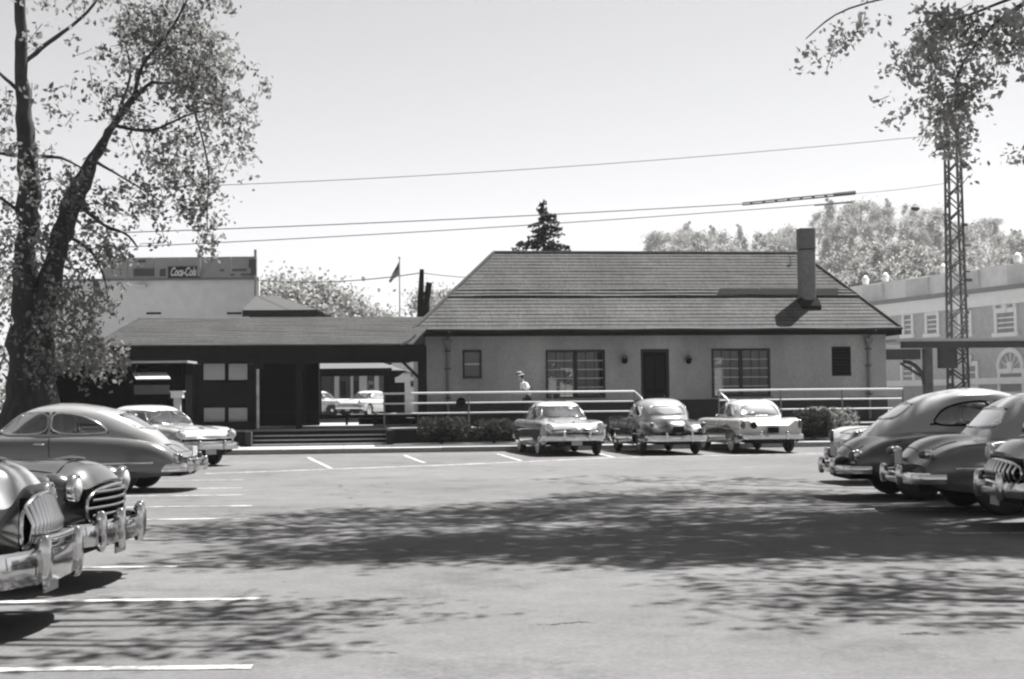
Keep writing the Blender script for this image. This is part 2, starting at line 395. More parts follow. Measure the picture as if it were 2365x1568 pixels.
# brick base split at the door and at the low windows
walls(MB(), s0-.02, s1+.02, .655, 1.558, OW-.03, OW+.3, [dr]+[(o[0], o[1], o[2], 1.6) for o in (w1, w2) if o[2] < 1.55]).build('brick_base', M_brick, STN)
for i in range(30):
    a = s0+i*(s1-s0)/30
    if dr[0]-.6 < a < dr[1]: continue
    MB().box(a+.01, a+(s1-s0)/30-.01, OW-.045, OW-.032, 1.50, 1.555).build('coping_brick', M_brick, STN)
# side walls and back wall with openings that let daylight through
MB().box(s0, s0+.3, OW+.302, OW+DEP-.302, .66, 4.12).build('wall', M_stucco, STN)
MB().box(s1-.3, s1, OW+.302, OW+DEP-.302, .66, 4.12).build('wall', M_stucco, STN)
bops = []
for (x0, x1, y0, y1) in [(1262, 1286, 840, 905), (1290, 1322, 850, 915), (1645, 1672, 826, 915)]:
    a, z1_ = st(x0, y0, OW+DEP); b, z0_ = st(x1, y1, OW+DEP); bops.append((a, b, z0_, z1_))
walls(MB(), s0, s1, .66, 4.12, OW+DEP-.3, OW+DEP, bops).build('wall', M_stucco, STN)
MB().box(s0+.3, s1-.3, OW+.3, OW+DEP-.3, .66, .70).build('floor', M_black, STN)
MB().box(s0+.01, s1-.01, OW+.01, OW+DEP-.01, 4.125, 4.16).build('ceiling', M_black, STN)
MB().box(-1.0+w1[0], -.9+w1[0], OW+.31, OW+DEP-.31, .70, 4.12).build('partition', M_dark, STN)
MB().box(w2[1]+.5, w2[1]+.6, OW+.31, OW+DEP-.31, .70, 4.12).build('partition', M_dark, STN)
# fittings
M_frame = mat('dark_window_frame', .02, .8, .15, 6); M_munt = mat('muntin_paint', .55, .6, .1, 6)
def window(r, units, cols, rows, midrail, o=OW, munt=None):
    a, b, z0, z1 = r; fr = MB(); t = .075
    z0 += .02
    fr.box(a, b, o-.02, o+.12, z1-t, z1-.003).box(a, b, o-.05, o+.12, z0, z0+t)
    for k in range(units+1):
        c = a+(b-a)*k/units; ww = t if k in (0, units) else t*1.5
        l_ = c if k == 0 else (c-ww if k == units else c-ww/2)
        fr.box(l_, l_+ww, o-.018, o+.118, z0+t+.001, z1-t-.001)
    F = fr.build('window_frame', M_frame, STN)
    for u in range(units):
        l_ = a+(b-a)*u/units+t; r_ = a+(b-a)*(u+1)/units-t; zb = z0+t; zt = z1-t
        mb = MB()
        for i in range(1, rows):
            z = zb+(zt-zb)*i/rows; h = .028 if i == rows//2 and midrail else .014
            mb.box(l_, r_, o+.02, o+.06, z-h, z+h)
        mb.build('glazing_bar', munt or M_munt, F)
        if cols > 1:
            mv = MB()
            for j in range(1, cols):
                x = l_+(r_-l_)*j/cols; mv.box(x-.011, x+.011, o+.03, o+.055, zb, zt)
            mv.build('glazing_bar', M_frame, F)
        for i in range(rows):
            for j in range(cols):
                MB().box(l_+(r_-l_)*j/cols+.012, l_+(r_-l_)*(j+1)/cols-.012, o+.064, o+.068, zb+(zt-zb)*i/rows+.015, zb+(zt-zb)*(i+1)/rows-.015).build('pane', M_glass, F)
    MB().box(a-.06, b+.06, o-.09, o-.052, z0-.05, z0+.0).build('window_sill', MATS['dull_pipe'], STN)
window(w_small, 1, 1, 2, True); window(w1, 2, 3, 5, False); window(w2, 2, 3, 5, False)
# blank louvred opening on the right
a, b, z0, z1 = w_r
LV = MB().box(a, b, OW+.1, OW+.14, z0, z1).build('louvre_vent', M_dark, STN)
for i in range(9):
    z = z0+(z1-z0)*i/9; MB().hexa([(a+.02, OW-.0, z+.01), (b-.02, OW-.0, z+.01), (b-.02, OW+.09, z+.06), (a+.02, OW+.09, z+.06), (a+.02, OW, z+.03), (b-.02, OW, z+.03), (b-.02, OW+.09, z+.08), (a+.02, OW+.09, z+.08)]).build('slat', M_dark, LV)
# door
a, b, z0, z1 = dr
D = MB().box(a, a+.09, OW-.02, OW+.13, z0, z1-.003).box(b-.09, b, OW-.02, OW+.13, z0, z1-.003).box(a+.09, b-.09, OW-.019, OW+.13, z1-.12, z1-.003).build('door_frame', M_frame, STN)
DD = MB().box(a+.09, b-.09, OW+.08, OW+.12, z0, z1-.12).build('door', M_black, STN)
for (u0, u1) in ((.1, .46), (.54, .9)):
    for (v0, v1) in ((.06, .42), (.48, .94)):
        MB().box(a+.09+(b-a-.18)*u0, a+.09+(b-a-.18)*u1, OW+.065, OW+.079, z0+(z1-z0-.12)*v0, z0+(z1-z0-.12)*v1).build('door_panel', M_dark, DD)
MB().ell((b-.18, OW+.05, z0+1.05), (.03, .03, .03)).build('door_knob', M_chrome, DD, 60)
# wall lanterns
for px in (1440, 1588):
    s_, z_ = st(px, 832, OW); lbl = 'small dark wall lantern left of the station door' if px < 1500 else 'small dark wall lantern right of the station door'
    Lt = empty('wall_lantern', O0+UX*s_+UY*OW+Vector((0, 0, z_)), TH, lbl, 'lamp', 'lanterns beside the station door')
    MB().lathe([(.02, -.14), (.09, -.12), (.12, .0), (.10, .08), (.03, .1)], (0, -.16, 0), 12).build('lantern_body', M_black, Lt, 50)
    MB().lathe([(.15, .085), (.15, .10), (.04, .19), (.001, .2)], (0, -.16, 0), 12).build('lantern_cap', MATS['dull_pipe'], Lt, 40)
    MB().box(-.04, .04, -.14, -.001, .09, .13).build('bracket', M_black, Lt)
# roof
OE = OW-.85; OB = OW+DEP+.85; OR = (OE+OB)/2; ZR = 7.62; ZEV = ZE
eL = st(955, 762, OE)[0]; eR = st(2078, 754, OE)[0]; rL = st(1140, 583, OR)[0]; rR = st(1848, 583, OR)[0]
RF = MB(); A = Vector((eL, OE, ZEV)); Bq = Vector((eR, OE, ZEV)); Cq = Vector((eR, OB, ZEV)); Dq = Vector((eL, OB, ZEV)); E = Vector((rL, OR, ZR)); F_ = Vector((rR, OR, ZR))
dn = Vector((0, 0, -.02))
RF.add([A+dn, Bq+dn, Cq+dn, Dq+dn, E+dn, F_+dn], [(0, 1, 5, 4), (1, 2, 5), (2, 3, 4, 5), (3, 0, 4), (0, 3, 2, 1)])
ROOF = RF.build('roof', M_shingle, STN)
M_fas = mat('dark_fascia', .010, .8, .2, 5, spec=.1)
MB().box(eL-.02, eR+.02, OE-.05, OE-.005, ZEV-.26, ZEV-.01).build('fascia', M_fas, STN)
MB().box(eL-.05, eL-.005, OE-.05, OB+.05, ZEV-.26, ZEV-.01).build('fascia', M_fas, STN)
MB().box(eR+.005, eR+.05, OE-.05, OB+.05, ZEV-.26, ZEV-.01).build('fascia', M_fas, STN)
gt = [(eL-.05+(eR-eL+.1)*i/30, OE-.11, ZEV-.03+.012*math.sin(i*.9)) for i in range(31)]
MB().tube(gt, .05, 8).build('gutter', MATS['dark_window_frame'], STN, 50)
MB().tube([(p[0], p[1]-.03, p[2]+.035) for p in gt[14:]], .012, 6).build('gutter_lip', M_offw, STN, 50)
def courses(parent, A, B_, C_, D_, N, m, thick, name='shingle_course', seg=22, joined=False, jit=1.0):
    mb = MB()
    nrm = (B_-A).cross(D_-A).normalized()
    if nrm.z < 0: nrm = -nrm
    for i in range(N):
        t0, t1 = i/N, min(1.0, (i+1.25)/N)
        th = thick(i) if callable(thick) else thick
        lo0, lo1 = A.lerp(D_, t0), B_.lerp(C_, t0); hi0, hi1 = A.lerp(D_, t1), B_.lerp(C_, t1)
        if not joined: mb = MB()
        wv = random.uniform(0, 6)
        r0, r1, r2 = [], [], []
        for k in range(seg+1):
            u = k/seg; j = (.006*math.sin(u*17+wv)+random.uniform(-.004, .004))*(th/.035)
            dwn = (lo0-hi0).normalized()*random.uniform(-.006, .012)*jit
            r0.append(lo0.lerp(lo1, u)+dwn+nrm*.002); r1.append(lo0.lerp(lo1, u)+dwn+nrm*(th+j)); r2.append(hi0.lerp(hi1, u)+nrm*.004)
        mb.grid([r0, r1, r2])
        if not joined: mb.build(name, m(i) if callable(m) else m, parent, None, fix=False)
    if joined:
        o = mb.build(name, m, parent, None, fix=False); o['kind'] = 'stuff'
NC = 23
def thk(i): return {9: .095, 10: .07, 11: .06}.get(i, .026)
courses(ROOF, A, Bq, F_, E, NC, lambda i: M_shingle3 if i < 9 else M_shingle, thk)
courses(ROOF, Bq, Cq, F_, F_, NC, M_shingle, .04, seg=8)
courses(ROOF, Dq, A, E, E, NC, M_shingle, .04, seg=8)
courses(ROOF, Cq, Dq, E, F_, NC, M_shingle, .04, joined=True)
for (p, q) in ((E, F_), (A, E), (Bq, F_), (Cq, F_), (Dq, E)):
    MB().tube([p+Vector((0, 0, .03)), q+Vector((0, 0, .03))], .07, 6).build('ridge_cap', M_shingle, ROOF)
# near-black strips by the chimney, a recess's shade put into the colour
def onroof(px, py, lift=.06):
    d = ray(px, py); c0 = Vector((0, 0, EYE)); d2 = Vector((d.dot(UX), d.dot(UY), d.z)); c2 = Vector(((c0-O0).dot(UX), (c0-O0).dot(UY), EYE))
    n_ = (Bq-A).cross(E-A).normalized(); n_ = n_ if n_.z > 0 else -n_
    t = n_.dot(A+n_*lift-c2)/n_.dot(d2); return c2+d2*t
M_flash_shade = mat('flashing_and_recess_shade', .014, .95, .2, 6, spec=.05)
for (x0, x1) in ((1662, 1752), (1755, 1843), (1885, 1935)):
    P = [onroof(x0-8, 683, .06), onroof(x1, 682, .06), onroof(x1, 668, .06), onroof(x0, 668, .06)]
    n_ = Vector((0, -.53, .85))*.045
    MB().hexa([*P, *[p+n_ for p in P]]).build('recess_shade', M_flash_shade, ROOF)
# chimney
c0 = onroof(1838, 706, 0); c1 = onroof(1887, 706, 0); zt = st(1860, 527, c0.y)[1]; c0.x += .22; cw = c1.x-c0.x
M_chim = mat('chimney_brick', .2, .9, .22, 9, .4)
CH = MB(); 
def rbox(mb, x0, x1, y0, y1, z0, z1, r=.1):
    def ring(z):
        out = []
        for (cx, cy, a0) in ((x1-r, y1-r, 0), (x0+r, y1-r, 90), (x0+r, y0+r, 180), (x1-r, y0+r, 270)):
            for k in range(4): a = math.radians(a0+30*k); out.append((cx+r*math.cos(a), cy+r*math.sin(a), z))
        return out
    return mb.grid([ring(z0), ring(z1)], True, True, True)
cy0 = c0.y-.05; cy1 = cy0+cw*1.05
rbox(CH, c0.x, c1.x, cy0, cy1, c0.z-.4, zt-.85, .2)
CHo = CH.build('chimney', M_chim, STN, 40)
rbox(MB(), c0.x-.02, c1.x+.02, cy0-.02, cy1+.02, zt-.80, zt, .22).build('chimney_cap', mat('chimney_metal', .14, .7, .15, 5), CHo, 40)
rbox(MB(), c0.x+.03, c1.x-.03, cy0+.03, cy1-.03, zt-.86, zt-.79, .18).build('chimney_band', M_black, CHo, 40)
MB().hexa([(c0.x-.06, cy0-.25, c0.z-.22), (c1.x+.06, cy0-.25, c0.z-.22), (c1.x+.06, cy1, c0.z+.1), (c0.x-.06, cy1, c0.z+.1), (c0.x-.06, cy0-.25, c0.z-.02), (c1.x+.06, cy0-.25, c0.z-.02), (c1.x+.06, cy0+.1, c0.z+.32), (c0.x-.06, cy0+.1, c0.z+.32)]).build('chimney_flashing', M_flash_shade, CHo)
# small roof vent pipe
v0 = onroof(1825, 612, 0); MB().tube([v0-Vector((0, 0, .1)), v0+Vector((0, 0, .35))], .06, 8).build('vent_pipe', M_offw, ROOF, 40)
# rafter tails under eaves
for i in range(34):
    s_ = eL+.3+i*(eR-eL-.6)/33; MB().box(s_-.04, s_+.04, OE+.01, OW-.01, ZEV-.20, ZEV-.06).build('rafter_tail', M_fas, STN)
# downpipes
for px, lbl in ((1033, 0), (2003, 1)):
    s_, _z = st(px, 800, OW); M_dp = mat('downpipe_paint', .17, .7, .2, 6)
    P = MB().tube([(s_, OW-.08, 3.6), (s_, OW-.08, .75)], .055, 8).build('downpipe', M_dp, STN, 50)
    MB().hexa([(s_-.08, OW-.17, 3.6), (s_+.08, OW-.17, 3.6), (s_+.08, OW-.01, 3.6), (s_-.08, OW-.01, 3.6), (s_-.16, OW-.25, 3.86), (s_+.16, OW-.25, 3.86), (s_+.16, OW-.01, 3.86), (s_-.16, OW-.01, 3.86)]).build('hopper', M_dp, P)
    for z in (1.7, 2.8, 3.45): MB().box(s_-.11, s_+.11, OW-.15, OW-.005, z-.02, z+.02).build('pipe_bracket', M_frame, P)
    MB().tube([(s_, OW-.1, 3.86), (s_+.02, OW-.4, 4.02), (s_, OE-.08, ZEV-.08)], .045, 8).build('elbow', M_dp, P, 50)

# ------------------------------------------------------------------ left platform canopy
CN = empty('platform_canopy', O0, TH, 'long shingled platform canopy with dark fascia joining the station on the left', 'canopy')
CE = OP+.35; CR = CE+4.2; CB = CR+4.2
ze = st(600, 796, CE)[1]; zr = st(650, 733, CR)[1]
cl = st(212, 790, CE)[0]; cr_ = st(952, 797, CE)[0]; rl = st(322, 733, CR)[0]; rr_ = cr_+1.2
A2 = Vector((cl, CE, ze)); B2 = Vector((cr_, CE, ze)); C2 = Vector((rr_, CR, zr)); D2 = Vector((rl, CR, zr)); E2 = Vector((cl, CB, ze)); F2 = Vector((rr_, CB, ze))
CRF = MB().add([A2+dn, B2+dn, C2+dn, D2+dn, E2+dn, F2+dn], [(0, 1, 2, 3), (4, 3, 2, 5), (0, 3, 4), (1, 5, 2), (0, 4, 5, 1)]).build('roof', M_shingle2, CN)
courses(CRF, A2, B2, C2, D2, 24, M_shingle2, .022, seg=12, jit=.3)
courses(CRF, E2, A2, D2, D2, 26, M_shingle2, .028, seg=6)
courses(CRF, F2, E2, D2, C2, 26, M_shingle2, .028, joined=True)
MB().box(cl-.03, cr_+.4, CE-.06, CE-.01, ze-.5, ze-.02).build('fascia', M_fas, CN)
MB().tube([(cl-.03, CE-.1, ze-.05), (cr_+.05, CE-.1, ze-.05)], .05, 8).build('gutter', M_fas, CN, 50)
MB().tube([(cr_-.45, CE-.1, ze-.06), (cr_-.1, CE-.14, ze+.10), (cr_+.12, CE-.16, ze+.30)], .045, 6).build('downpipe', MATS['downpipe_paint'], CN, 50)
MB().box(cl+.1, cr_+.3, CE+.02, CE+.2, ze-.62, ze-.06).build('beam', M_dark, CN)
MB().box(cl+.1, cr_+.3, CB-.2, CB-.02, ze-.42, ze-.06).build('beam', M_dark, CN)
for px in (440, 690, 975):
    s_ = st(px, 850, CE+.3)[0]
    wv = .22 if px < 900 else .3
    Pp = MB().box(s_-wv/2, s_+wv/2, CE+.21, CE+.43, .66, ze-.06).build('post', M_dark, CN)
    for sg in (-1, 1):
        if px != 975 or sg == 1: continue
        MB().tube([(s_+sg*.1, CE+.3, ze-1.2), (s_+sg*.75, CE+.3, ze-.55)], .06, 6).build('brace', M_dark, Pp)
for px in (300, 520, 700):
    s_ = st(px, 850, CB-.4)[0]; MB().box(s_-.1, s_+.1, CB-.4, CB-.2, .66, ze-.06).build('post', M_dark, CN)
# pale pipe on the post
s_ = st(595, 900, CE)[0]
MB().tube([(s_, CE+.1, .68), (s_, CE+.1, 2.8)], .05, 8).build('downpipe', mat('pale_pipe', .55, .6, .35, 3), CN, 50)
MB().box(s_-.16, s_+.16, CE-.02, CE+.2, 2.75, 3.2).build('lamp_box', M_dark, CN)
# ticket shelter with four pale boards
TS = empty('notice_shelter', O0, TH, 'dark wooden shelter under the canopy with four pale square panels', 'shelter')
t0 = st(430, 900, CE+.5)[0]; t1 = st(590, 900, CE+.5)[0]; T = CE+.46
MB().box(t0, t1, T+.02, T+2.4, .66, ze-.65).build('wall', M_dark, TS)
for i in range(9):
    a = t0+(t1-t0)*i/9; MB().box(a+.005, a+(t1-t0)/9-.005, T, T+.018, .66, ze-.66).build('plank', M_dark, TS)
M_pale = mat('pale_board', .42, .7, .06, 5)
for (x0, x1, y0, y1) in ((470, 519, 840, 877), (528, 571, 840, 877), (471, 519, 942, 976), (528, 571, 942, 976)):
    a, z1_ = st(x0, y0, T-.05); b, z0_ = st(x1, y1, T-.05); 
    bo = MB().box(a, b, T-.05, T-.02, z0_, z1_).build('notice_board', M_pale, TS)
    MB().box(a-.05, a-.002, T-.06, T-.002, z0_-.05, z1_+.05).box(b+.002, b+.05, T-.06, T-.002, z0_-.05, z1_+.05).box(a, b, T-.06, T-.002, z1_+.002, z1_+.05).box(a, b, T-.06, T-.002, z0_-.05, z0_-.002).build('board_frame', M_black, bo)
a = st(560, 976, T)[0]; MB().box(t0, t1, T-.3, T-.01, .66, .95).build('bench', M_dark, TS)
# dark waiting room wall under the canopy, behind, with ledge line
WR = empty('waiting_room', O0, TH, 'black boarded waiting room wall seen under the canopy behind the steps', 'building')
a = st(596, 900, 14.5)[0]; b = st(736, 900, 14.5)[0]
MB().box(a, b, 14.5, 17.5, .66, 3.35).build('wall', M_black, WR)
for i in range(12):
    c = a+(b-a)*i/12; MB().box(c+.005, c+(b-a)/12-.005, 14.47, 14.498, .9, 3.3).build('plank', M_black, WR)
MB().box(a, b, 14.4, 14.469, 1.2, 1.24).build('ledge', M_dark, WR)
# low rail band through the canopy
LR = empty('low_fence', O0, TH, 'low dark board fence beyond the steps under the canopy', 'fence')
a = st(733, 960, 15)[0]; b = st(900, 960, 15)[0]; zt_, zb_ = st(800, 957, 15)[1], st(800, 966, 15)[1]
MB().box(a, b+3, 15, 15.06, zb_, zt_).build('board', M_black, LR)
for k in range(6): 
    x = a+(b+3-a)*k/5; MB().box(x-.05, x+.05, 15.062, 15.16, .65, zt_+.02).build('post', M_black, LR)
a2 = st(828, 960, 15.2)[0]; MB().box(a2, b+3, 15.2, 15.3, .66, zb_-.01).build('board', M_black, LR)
# ------------------------------------------------------------------ beyond the tracks
FG = MB(); FG.grid([[(x, y, .62 if y < 74 else .8 + max(0, (y-150)*.012)) for x in (-900, -60, -20, 20, 60, 900)] for y in (66.5, 70, 74, 110, 150, 260, 900)])
tag(FG.build('far_street', mat('far_paving', .24, .9, .12, .8)), kind='structure')
tb = MB().box(-300, 300, 66.3, 66.5, -.1, .62); tag(tb.build('track_bed_edge', M_dark), kind='structure')
# second canopy across the tracks
FC = empty('far_platform_canopy', (0, 0, 0), 0, 'grey roofed platform canopy across the tracks seen under the nearer canopy', 'canopy')
Y = 70.0
pl = at(560, 852, Y); pr = at(932, 855, Y); prl = at(560, 826, Y+4); prr = at(858, 829, Y+4)
dz = Vector((0, 0, -.35))
MB().add([pl, pr, prr, prl, pl+Vector((0, 8, 0)), pr+Vector((0, 8, 0))], [(0, 1, 2, 3), (1, 5, 2), (4, 3, 2, 5), (0, 3, 4), (0, 4, 5, 1)]).build('roof', mat('far_roof', .08, .9, .1, 3), FC)
MB().box(pl.x, pr.x-.6, Y+.02, Y+.3, pl.z-.40, pl.z-.02).build('fascia', M_black, FC)
MB().prism([(pr.x-.62, pr.z-.4), (pr.x-.62, pr.z-.02), (pr.x+.1, pr.z-.02), (pr.x-.3, pr.z-.3)], .3, 'y', Y+.01).build('bracket', M_black, FC)
for px in (615, 735, 893, 905):
    p = at(px, 900, Y+3); MB().box(p.x-.14, p.x+.14, Y+2.9, Y+3.2, .62, pl.z-.3).build('post', M_black, FC)
p0 = at(885, 880, Y+3.4); p1 = at(934, 925, Y+3.4); MB().box(p0.x, p1.x, Y+3.4, Y+3.6, .62, 2.6).build('wall_panel', M_black, FC)
# columned storefront beyond
SB = empty('columned_storefront', (0, 0, 0), 0, 'white columned storefront glimpsed through the canopy behind the light cars', 'building')
Y = 104.0
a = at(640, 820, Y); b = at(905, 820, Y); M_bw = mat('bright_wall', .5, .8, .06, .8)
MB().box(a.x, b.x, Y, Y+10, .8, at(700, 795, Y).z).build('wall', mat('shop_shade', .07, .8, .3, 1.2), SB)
for px, wd in ((751, 14), (777, 10), (838, 17), (869, 9), (812, 5), (700, 12)):
    p = at(px-wd/2, 900, Y-.5); q = at(px+wd/2, 900, Y-.5)
    MB().box(p.x, q.x, Y-.5, Y-.02, .8, at(px, 864, Y).z).build('column', M_bw, SB)
MB().box(a.x, b.x, Y-.7, Y-.02, at(700, 862, Y).z, at(700, 845, Y).z).build('cornice', M_bw, SB)
for px in (790, 825, 855):
    p = at(px-8, 900, Y-.1); q = at(px+8, 900, Y-.1); MB().box(p.x, q.x, Y-.1, Y-.03, 1.6, at(px, 880, Y).z).build('window', M_cglass, SB)
WB = empty('white_house', (0, 0, 0), 0, 'narrow bright white building between the canopy end and the station corner', 'building')
a = at(929, 900, 92); b = at(985, 900, 92)
HB = MB().box(a.x, b.x, 92, 98, .8, at(950, 800, 92).z).build('wall', mat('bright_white_wall', .62, .8, .06, 1), WB)
for k in range(9): MB().box(a.x+.01, b.x-.01, 91.96, 91.998, .9+k*.42, .9+k*.42+.35).build('clapboard', MATS['bright_white_wall'], WB)
for py in (858, 880): 
    p = at(948, py, 91.9); MB().box(p.x, p.x+.9, 91.9, 91.95, p.z-.35, p.z).build('window', M_cglass, WB)

# pale warehouse with billboards
WH = empty('billboard_warehouse', (0, 0, 0), 0, 'pale flat-roofed warehouse with a billboard band and mast along its top', 'building')
Y = 98.0; M_wh = mat('pale_render', .80, .9, .07, 1.5, amp2=.08, scale2=.12); M_band = mat('billboard_grey', .30, .8, .10, 2); M_bd = mat('billboard_dark', .04, .8, .15, 3)
a = at(120, 645, Y); b = at(598, 645, Y); ztop = at(400, 644, Y).z; zb2 = at(400, 595, Y).z
MB().box(a.x, b.x, Y, Y+.3, .8, ztop).build('wall', M_wh, WH)
MB().box(at(215, 700, Y).x, at(218, 700, Y).x, Y-.05, Y-.002, .8, ztop-.1).build('downpipe', M_band, WH)
for i in range(6):
    x0 = at(238+i*59.5, 600, Y).x; x1 = at(238+(i+1)*59.5, 600, Y).x
    MB().box(x0+.02, x1-.02, Y-.25, Y-.05, ztop+.05, zb2).build('billboard_panel', M_band, WH)
MB().box(a.x, b.x, Y-.3, Y-.002, ztop-.10, ztop+.04).build('ledge', mat('ledge_grey', .16, .8, .1, 3), WH)
def board(x0, y0, x1, y1, m, o=.32, name='sign_board'):
    p = at(x0, y1, Y-o); q = at(x1, y0, Y-o); return MB().box(p.x, q.x, Y-o, Y-o+.06, p.z, q.z).build(name, m, WH), p, q
board(308, 620, 356, 638, M_bd); board(369, 621, 382, 638, M_bd)
sg, p, q = board(388, 615, 462, 642, M_black)
t = bpy.data.curves.new('lettering', 'FONT'); t.body = 'Coca-Cola'; t.shear = .45; t.align_x = 'CENTER'; t.align_y = 'CENTER'; t.size = .82; t.extrude = .01; t.offset = .022
t.materials.append(M_white); to = bpy.data.objects.new('lettering', t); col.objects.link(to); bpy.context.view_layer.update(); tm = bpy.data.meshes.new_from_object(to.evaluated_get(bpy.context.evaluated_depsgraph_get())); bpy.data.objects.remove(to); to = bpy.data.objects.new('lettering', tm); col.objects.link(to); to.parent = sg; to.rotation_euler = (PI/2, 0, 0); to.location = ((p.x+q.x)/2-.08, Y-.34, (p.z+q.z)/2); to.scale = (.50, 1.0, 1)
for (x0, y0, x1, y1) in ((508, 621, 518, 627), (536, 620, 570, 627), (532, 632, 542, 637), (556, 631, 585, 637)): board(x0, y0, x1, y1, mat('faded_print', .085, .8, .2, 3), .26, 'faded_sign_line')
board(318, 600, 336, 606, M_bd, .3, 'sign_board')
for (x, y) in ((355, 723), (541, 723)):
    p = at(x-17, y+3, Y); q = at(x+17, y-2, Y); MB().box(p.x, q.x, Y-.03, Y+.02, p.z, q.z).build('slot_window', M_black, WH)
p = at(327, 662, Y); MB().box(p.x-.35, p.x+.35, Y-.4, Y-.01, p.z-.06, p.z+.1).build('wall_light', M_white, WH)
p = at(592, 690, Y); q = at(592, 578, Y); MB().tube([(p.x, Y-.4, p.z), (q.x, Y-.4, q.z)], .10, 6).build('mast', M_band, WH, 40)
p = at(576, 636, Y); q = at(596, 600, Y); MB().box(p.x+.2, q.x-.05, Y-.5, Y-.32, p.z, p.z+.5).box(q.x-.55, q.x-.05, Y-.5, Y-.32, p.z+.5, q.z).build('mast_bracket', M_bd, WH)
p = at(455, 640, Y); q = at(464, 582, Y); MB().tube([(q.x, Y-.6, p.z), (q.x, Y-.6, q.z)], .12, 6).build('mast', M_band, WH, 40)
# grey hip-roofed house next to it
GH = empty('hip_roofed_house', (0, 0, 0), 0, 'low grey roofed house with a black shaded eave right of the pale warehouse', 'building')
Y = 90; a = at(560, 716, Y); b = at(734, 716, Y); a2 = at(590, 683, Y+5); b2 = at(640, 684, Y+5)
MB().add([a, b, b2, a2, a+Vector((0, 10, 0)), b+Vector((0, 10, 0))], [(0, 1, 2, 3), (1, 5, 2), (4, 3, 2, 5), (0, 3, 4), (0, 4, 5, 1)]).build('roof', mat('slate_roof', .028, .9, .15, 2), GH)
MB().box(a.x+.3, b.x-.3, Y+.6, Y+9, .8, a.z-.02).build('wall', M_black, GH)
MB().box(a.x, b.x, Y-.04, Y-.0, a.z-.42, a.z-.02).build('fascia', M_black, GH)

# brick civic building on the right
CV = empty('brick_civic_building', (0, 0, 0), 0, 'two storey brick civic building, haze painted into its pale colour, with white cornice and arched fanlights', 'building')
M_cb = mat('hazed_brick', .60, .9, .12, 3, amp2=.08, scale2=.2); M_ct = mat('white_stone', 1.05, .8, .05, 2)  # glare of the distance painted in: brick, stone and parapet colours lifted
Pn = at(2420, 700, 84); Pf = at(1880, 700, 108); ax = (Vector((Pn.x, Pn.y, 0))-Vector((Pf.x, Pf.y, 0))); Lc = ax.length; ax.normalize()
CV.location = (Pf.x, Pf.y, .8); CV.rotation_euler.z = math.atan2(ax.y, ax.x)
nv = Vector((-ax.y, ax.x, 0)); Of = Vector((Pf.x, Pf.y, .8))
def cv(px, py, o=0):
    d = ray(px, py); c = Vector((0, 0, EYE)); t = (nv.dot(Of)+o-nv.dot(c))/nv.dot(d); P = c+d*t-Of; return P.dot(ax), P.z
Lc += 14
zc1 = cv(2364, 665)[1]; zc0 = zc1-.9
MB().box(-2, Lc, 0, 16, 0, zc0).build('wall', M_cb, CV)
MB().box(-2.4, Lc, -.5, -.002, zc0, zc1).build('cornice', M_ct, CV)
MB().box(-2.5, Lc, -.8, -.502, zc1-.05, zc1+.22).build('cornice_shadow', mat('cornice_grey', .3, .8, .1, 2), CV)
MB().box(-1.8, Lc, .3, .7, zc1+.23, zc1+1.6).build('parapet', mat('parapet_stone', .8, .8, .08, 2), CV)
for i in range(7):
    x = 1+i*5.2; MB().box(x, x+2.4, .12, .298, zc1+.3, zc1+1.5).build('parapet_panel', mat('parapet_grey', .66, .8, .1, 2), CV)
for px in (1998, 2044, 2178, 2350):
    x, z = cv(px, 640, .5); MB().lathe([(.16, zc1+1.55), (.24, zc1+1.75), (.28, zc1+2.0), (.14, zc1+2.2), (.03, zc1+2.3)], (x, .5, 0), 10).build('urn', M_ct, CV, 50)
def cwin(pxc, pyt, pyb, wpx, arch=False, rows=4, white=True):
    x, zt = cv(pxc, pyt, -.05); _, zb = cv(pxc, pyb, -.05); x0 = cv(pxc-wpx/2, pyt, -.05)[0]; x1 = cv(pxc+wpx/2, pyt, -.05)[0]
    F = MB()
    F.box(x0-.25, x0, -.12, -.003, zb, zt).box(x1, x1+.25, -.12, -.003, zb, zt).box(x0-.4, x1+.4, -.2, -.003, zb-.25, zb-.002).box(x0-.25, x1+.25, -.13, -.003, zt, zt+.3)
    F.hexa([((x0+x1)/2-.15, -.2, zt+.05), ((x0+x1)/2+.15, -.2, zt+.05), ((x0+x1)/2+.15, -.135, zt+.05), ((x0+x1)/2-.15, -.135, zt+.05), ((x0+x1)/2-.25, -.2, zt+.7), ((x0+x1)/2+.25, -.2, zt+.7), ((x0+x1)/2+.25, -.005, zt+.7), ((x0+x1)/2-.25, -.005, zt+.7)])
    W = F.build('window', M_ct, CV)
    if arch:
        pts = [((x0+x1)/2+(x1-x0+.3)/2*math.cos(PI*k/12), -.1, zt+.3+(x1-x0+.3)/2*math.sin(PI*k/12)) for k in range(13)]
        MB().tube(pts, .16, 6).build('fanlight_arch', M_ct, W, 40)
        for k in (2, 4, 6, 8, 10): MB().tube([((x0+x1)/2, -.06, zt+.3), pts[k]], .05, 4).build('fanlight_bar', M_ct, W)
    for i in range(rows):
        MB().box(x0+.02, x1-.02, -.04, -.005, zb+(zt-zb)*i/rows+.04, zb+(zt-zb)*(i+1)/rows-.04).build('pane', mat('far_pane', .3, .2, .2, 2), W)
        if i: MB().box(x0, x1, -.07, -.042, zb+(zt-zb)*i/rows-.04, zb+(zt-zb)*i/rows+.04).build('glazing_bar', M_ct, W)
cwin(2096, 728, 772, 16); cwin(2152, 728, 770, 22); cwin(2228, 728, 770, 20); cwin(2322, 722, 768, 40, True)
cwin(2335, 862, 905, 50, True, 2); cwin(2096, 845, 880, 22, False, 3); cwin(2240, 845, 890, 26, False, 3)
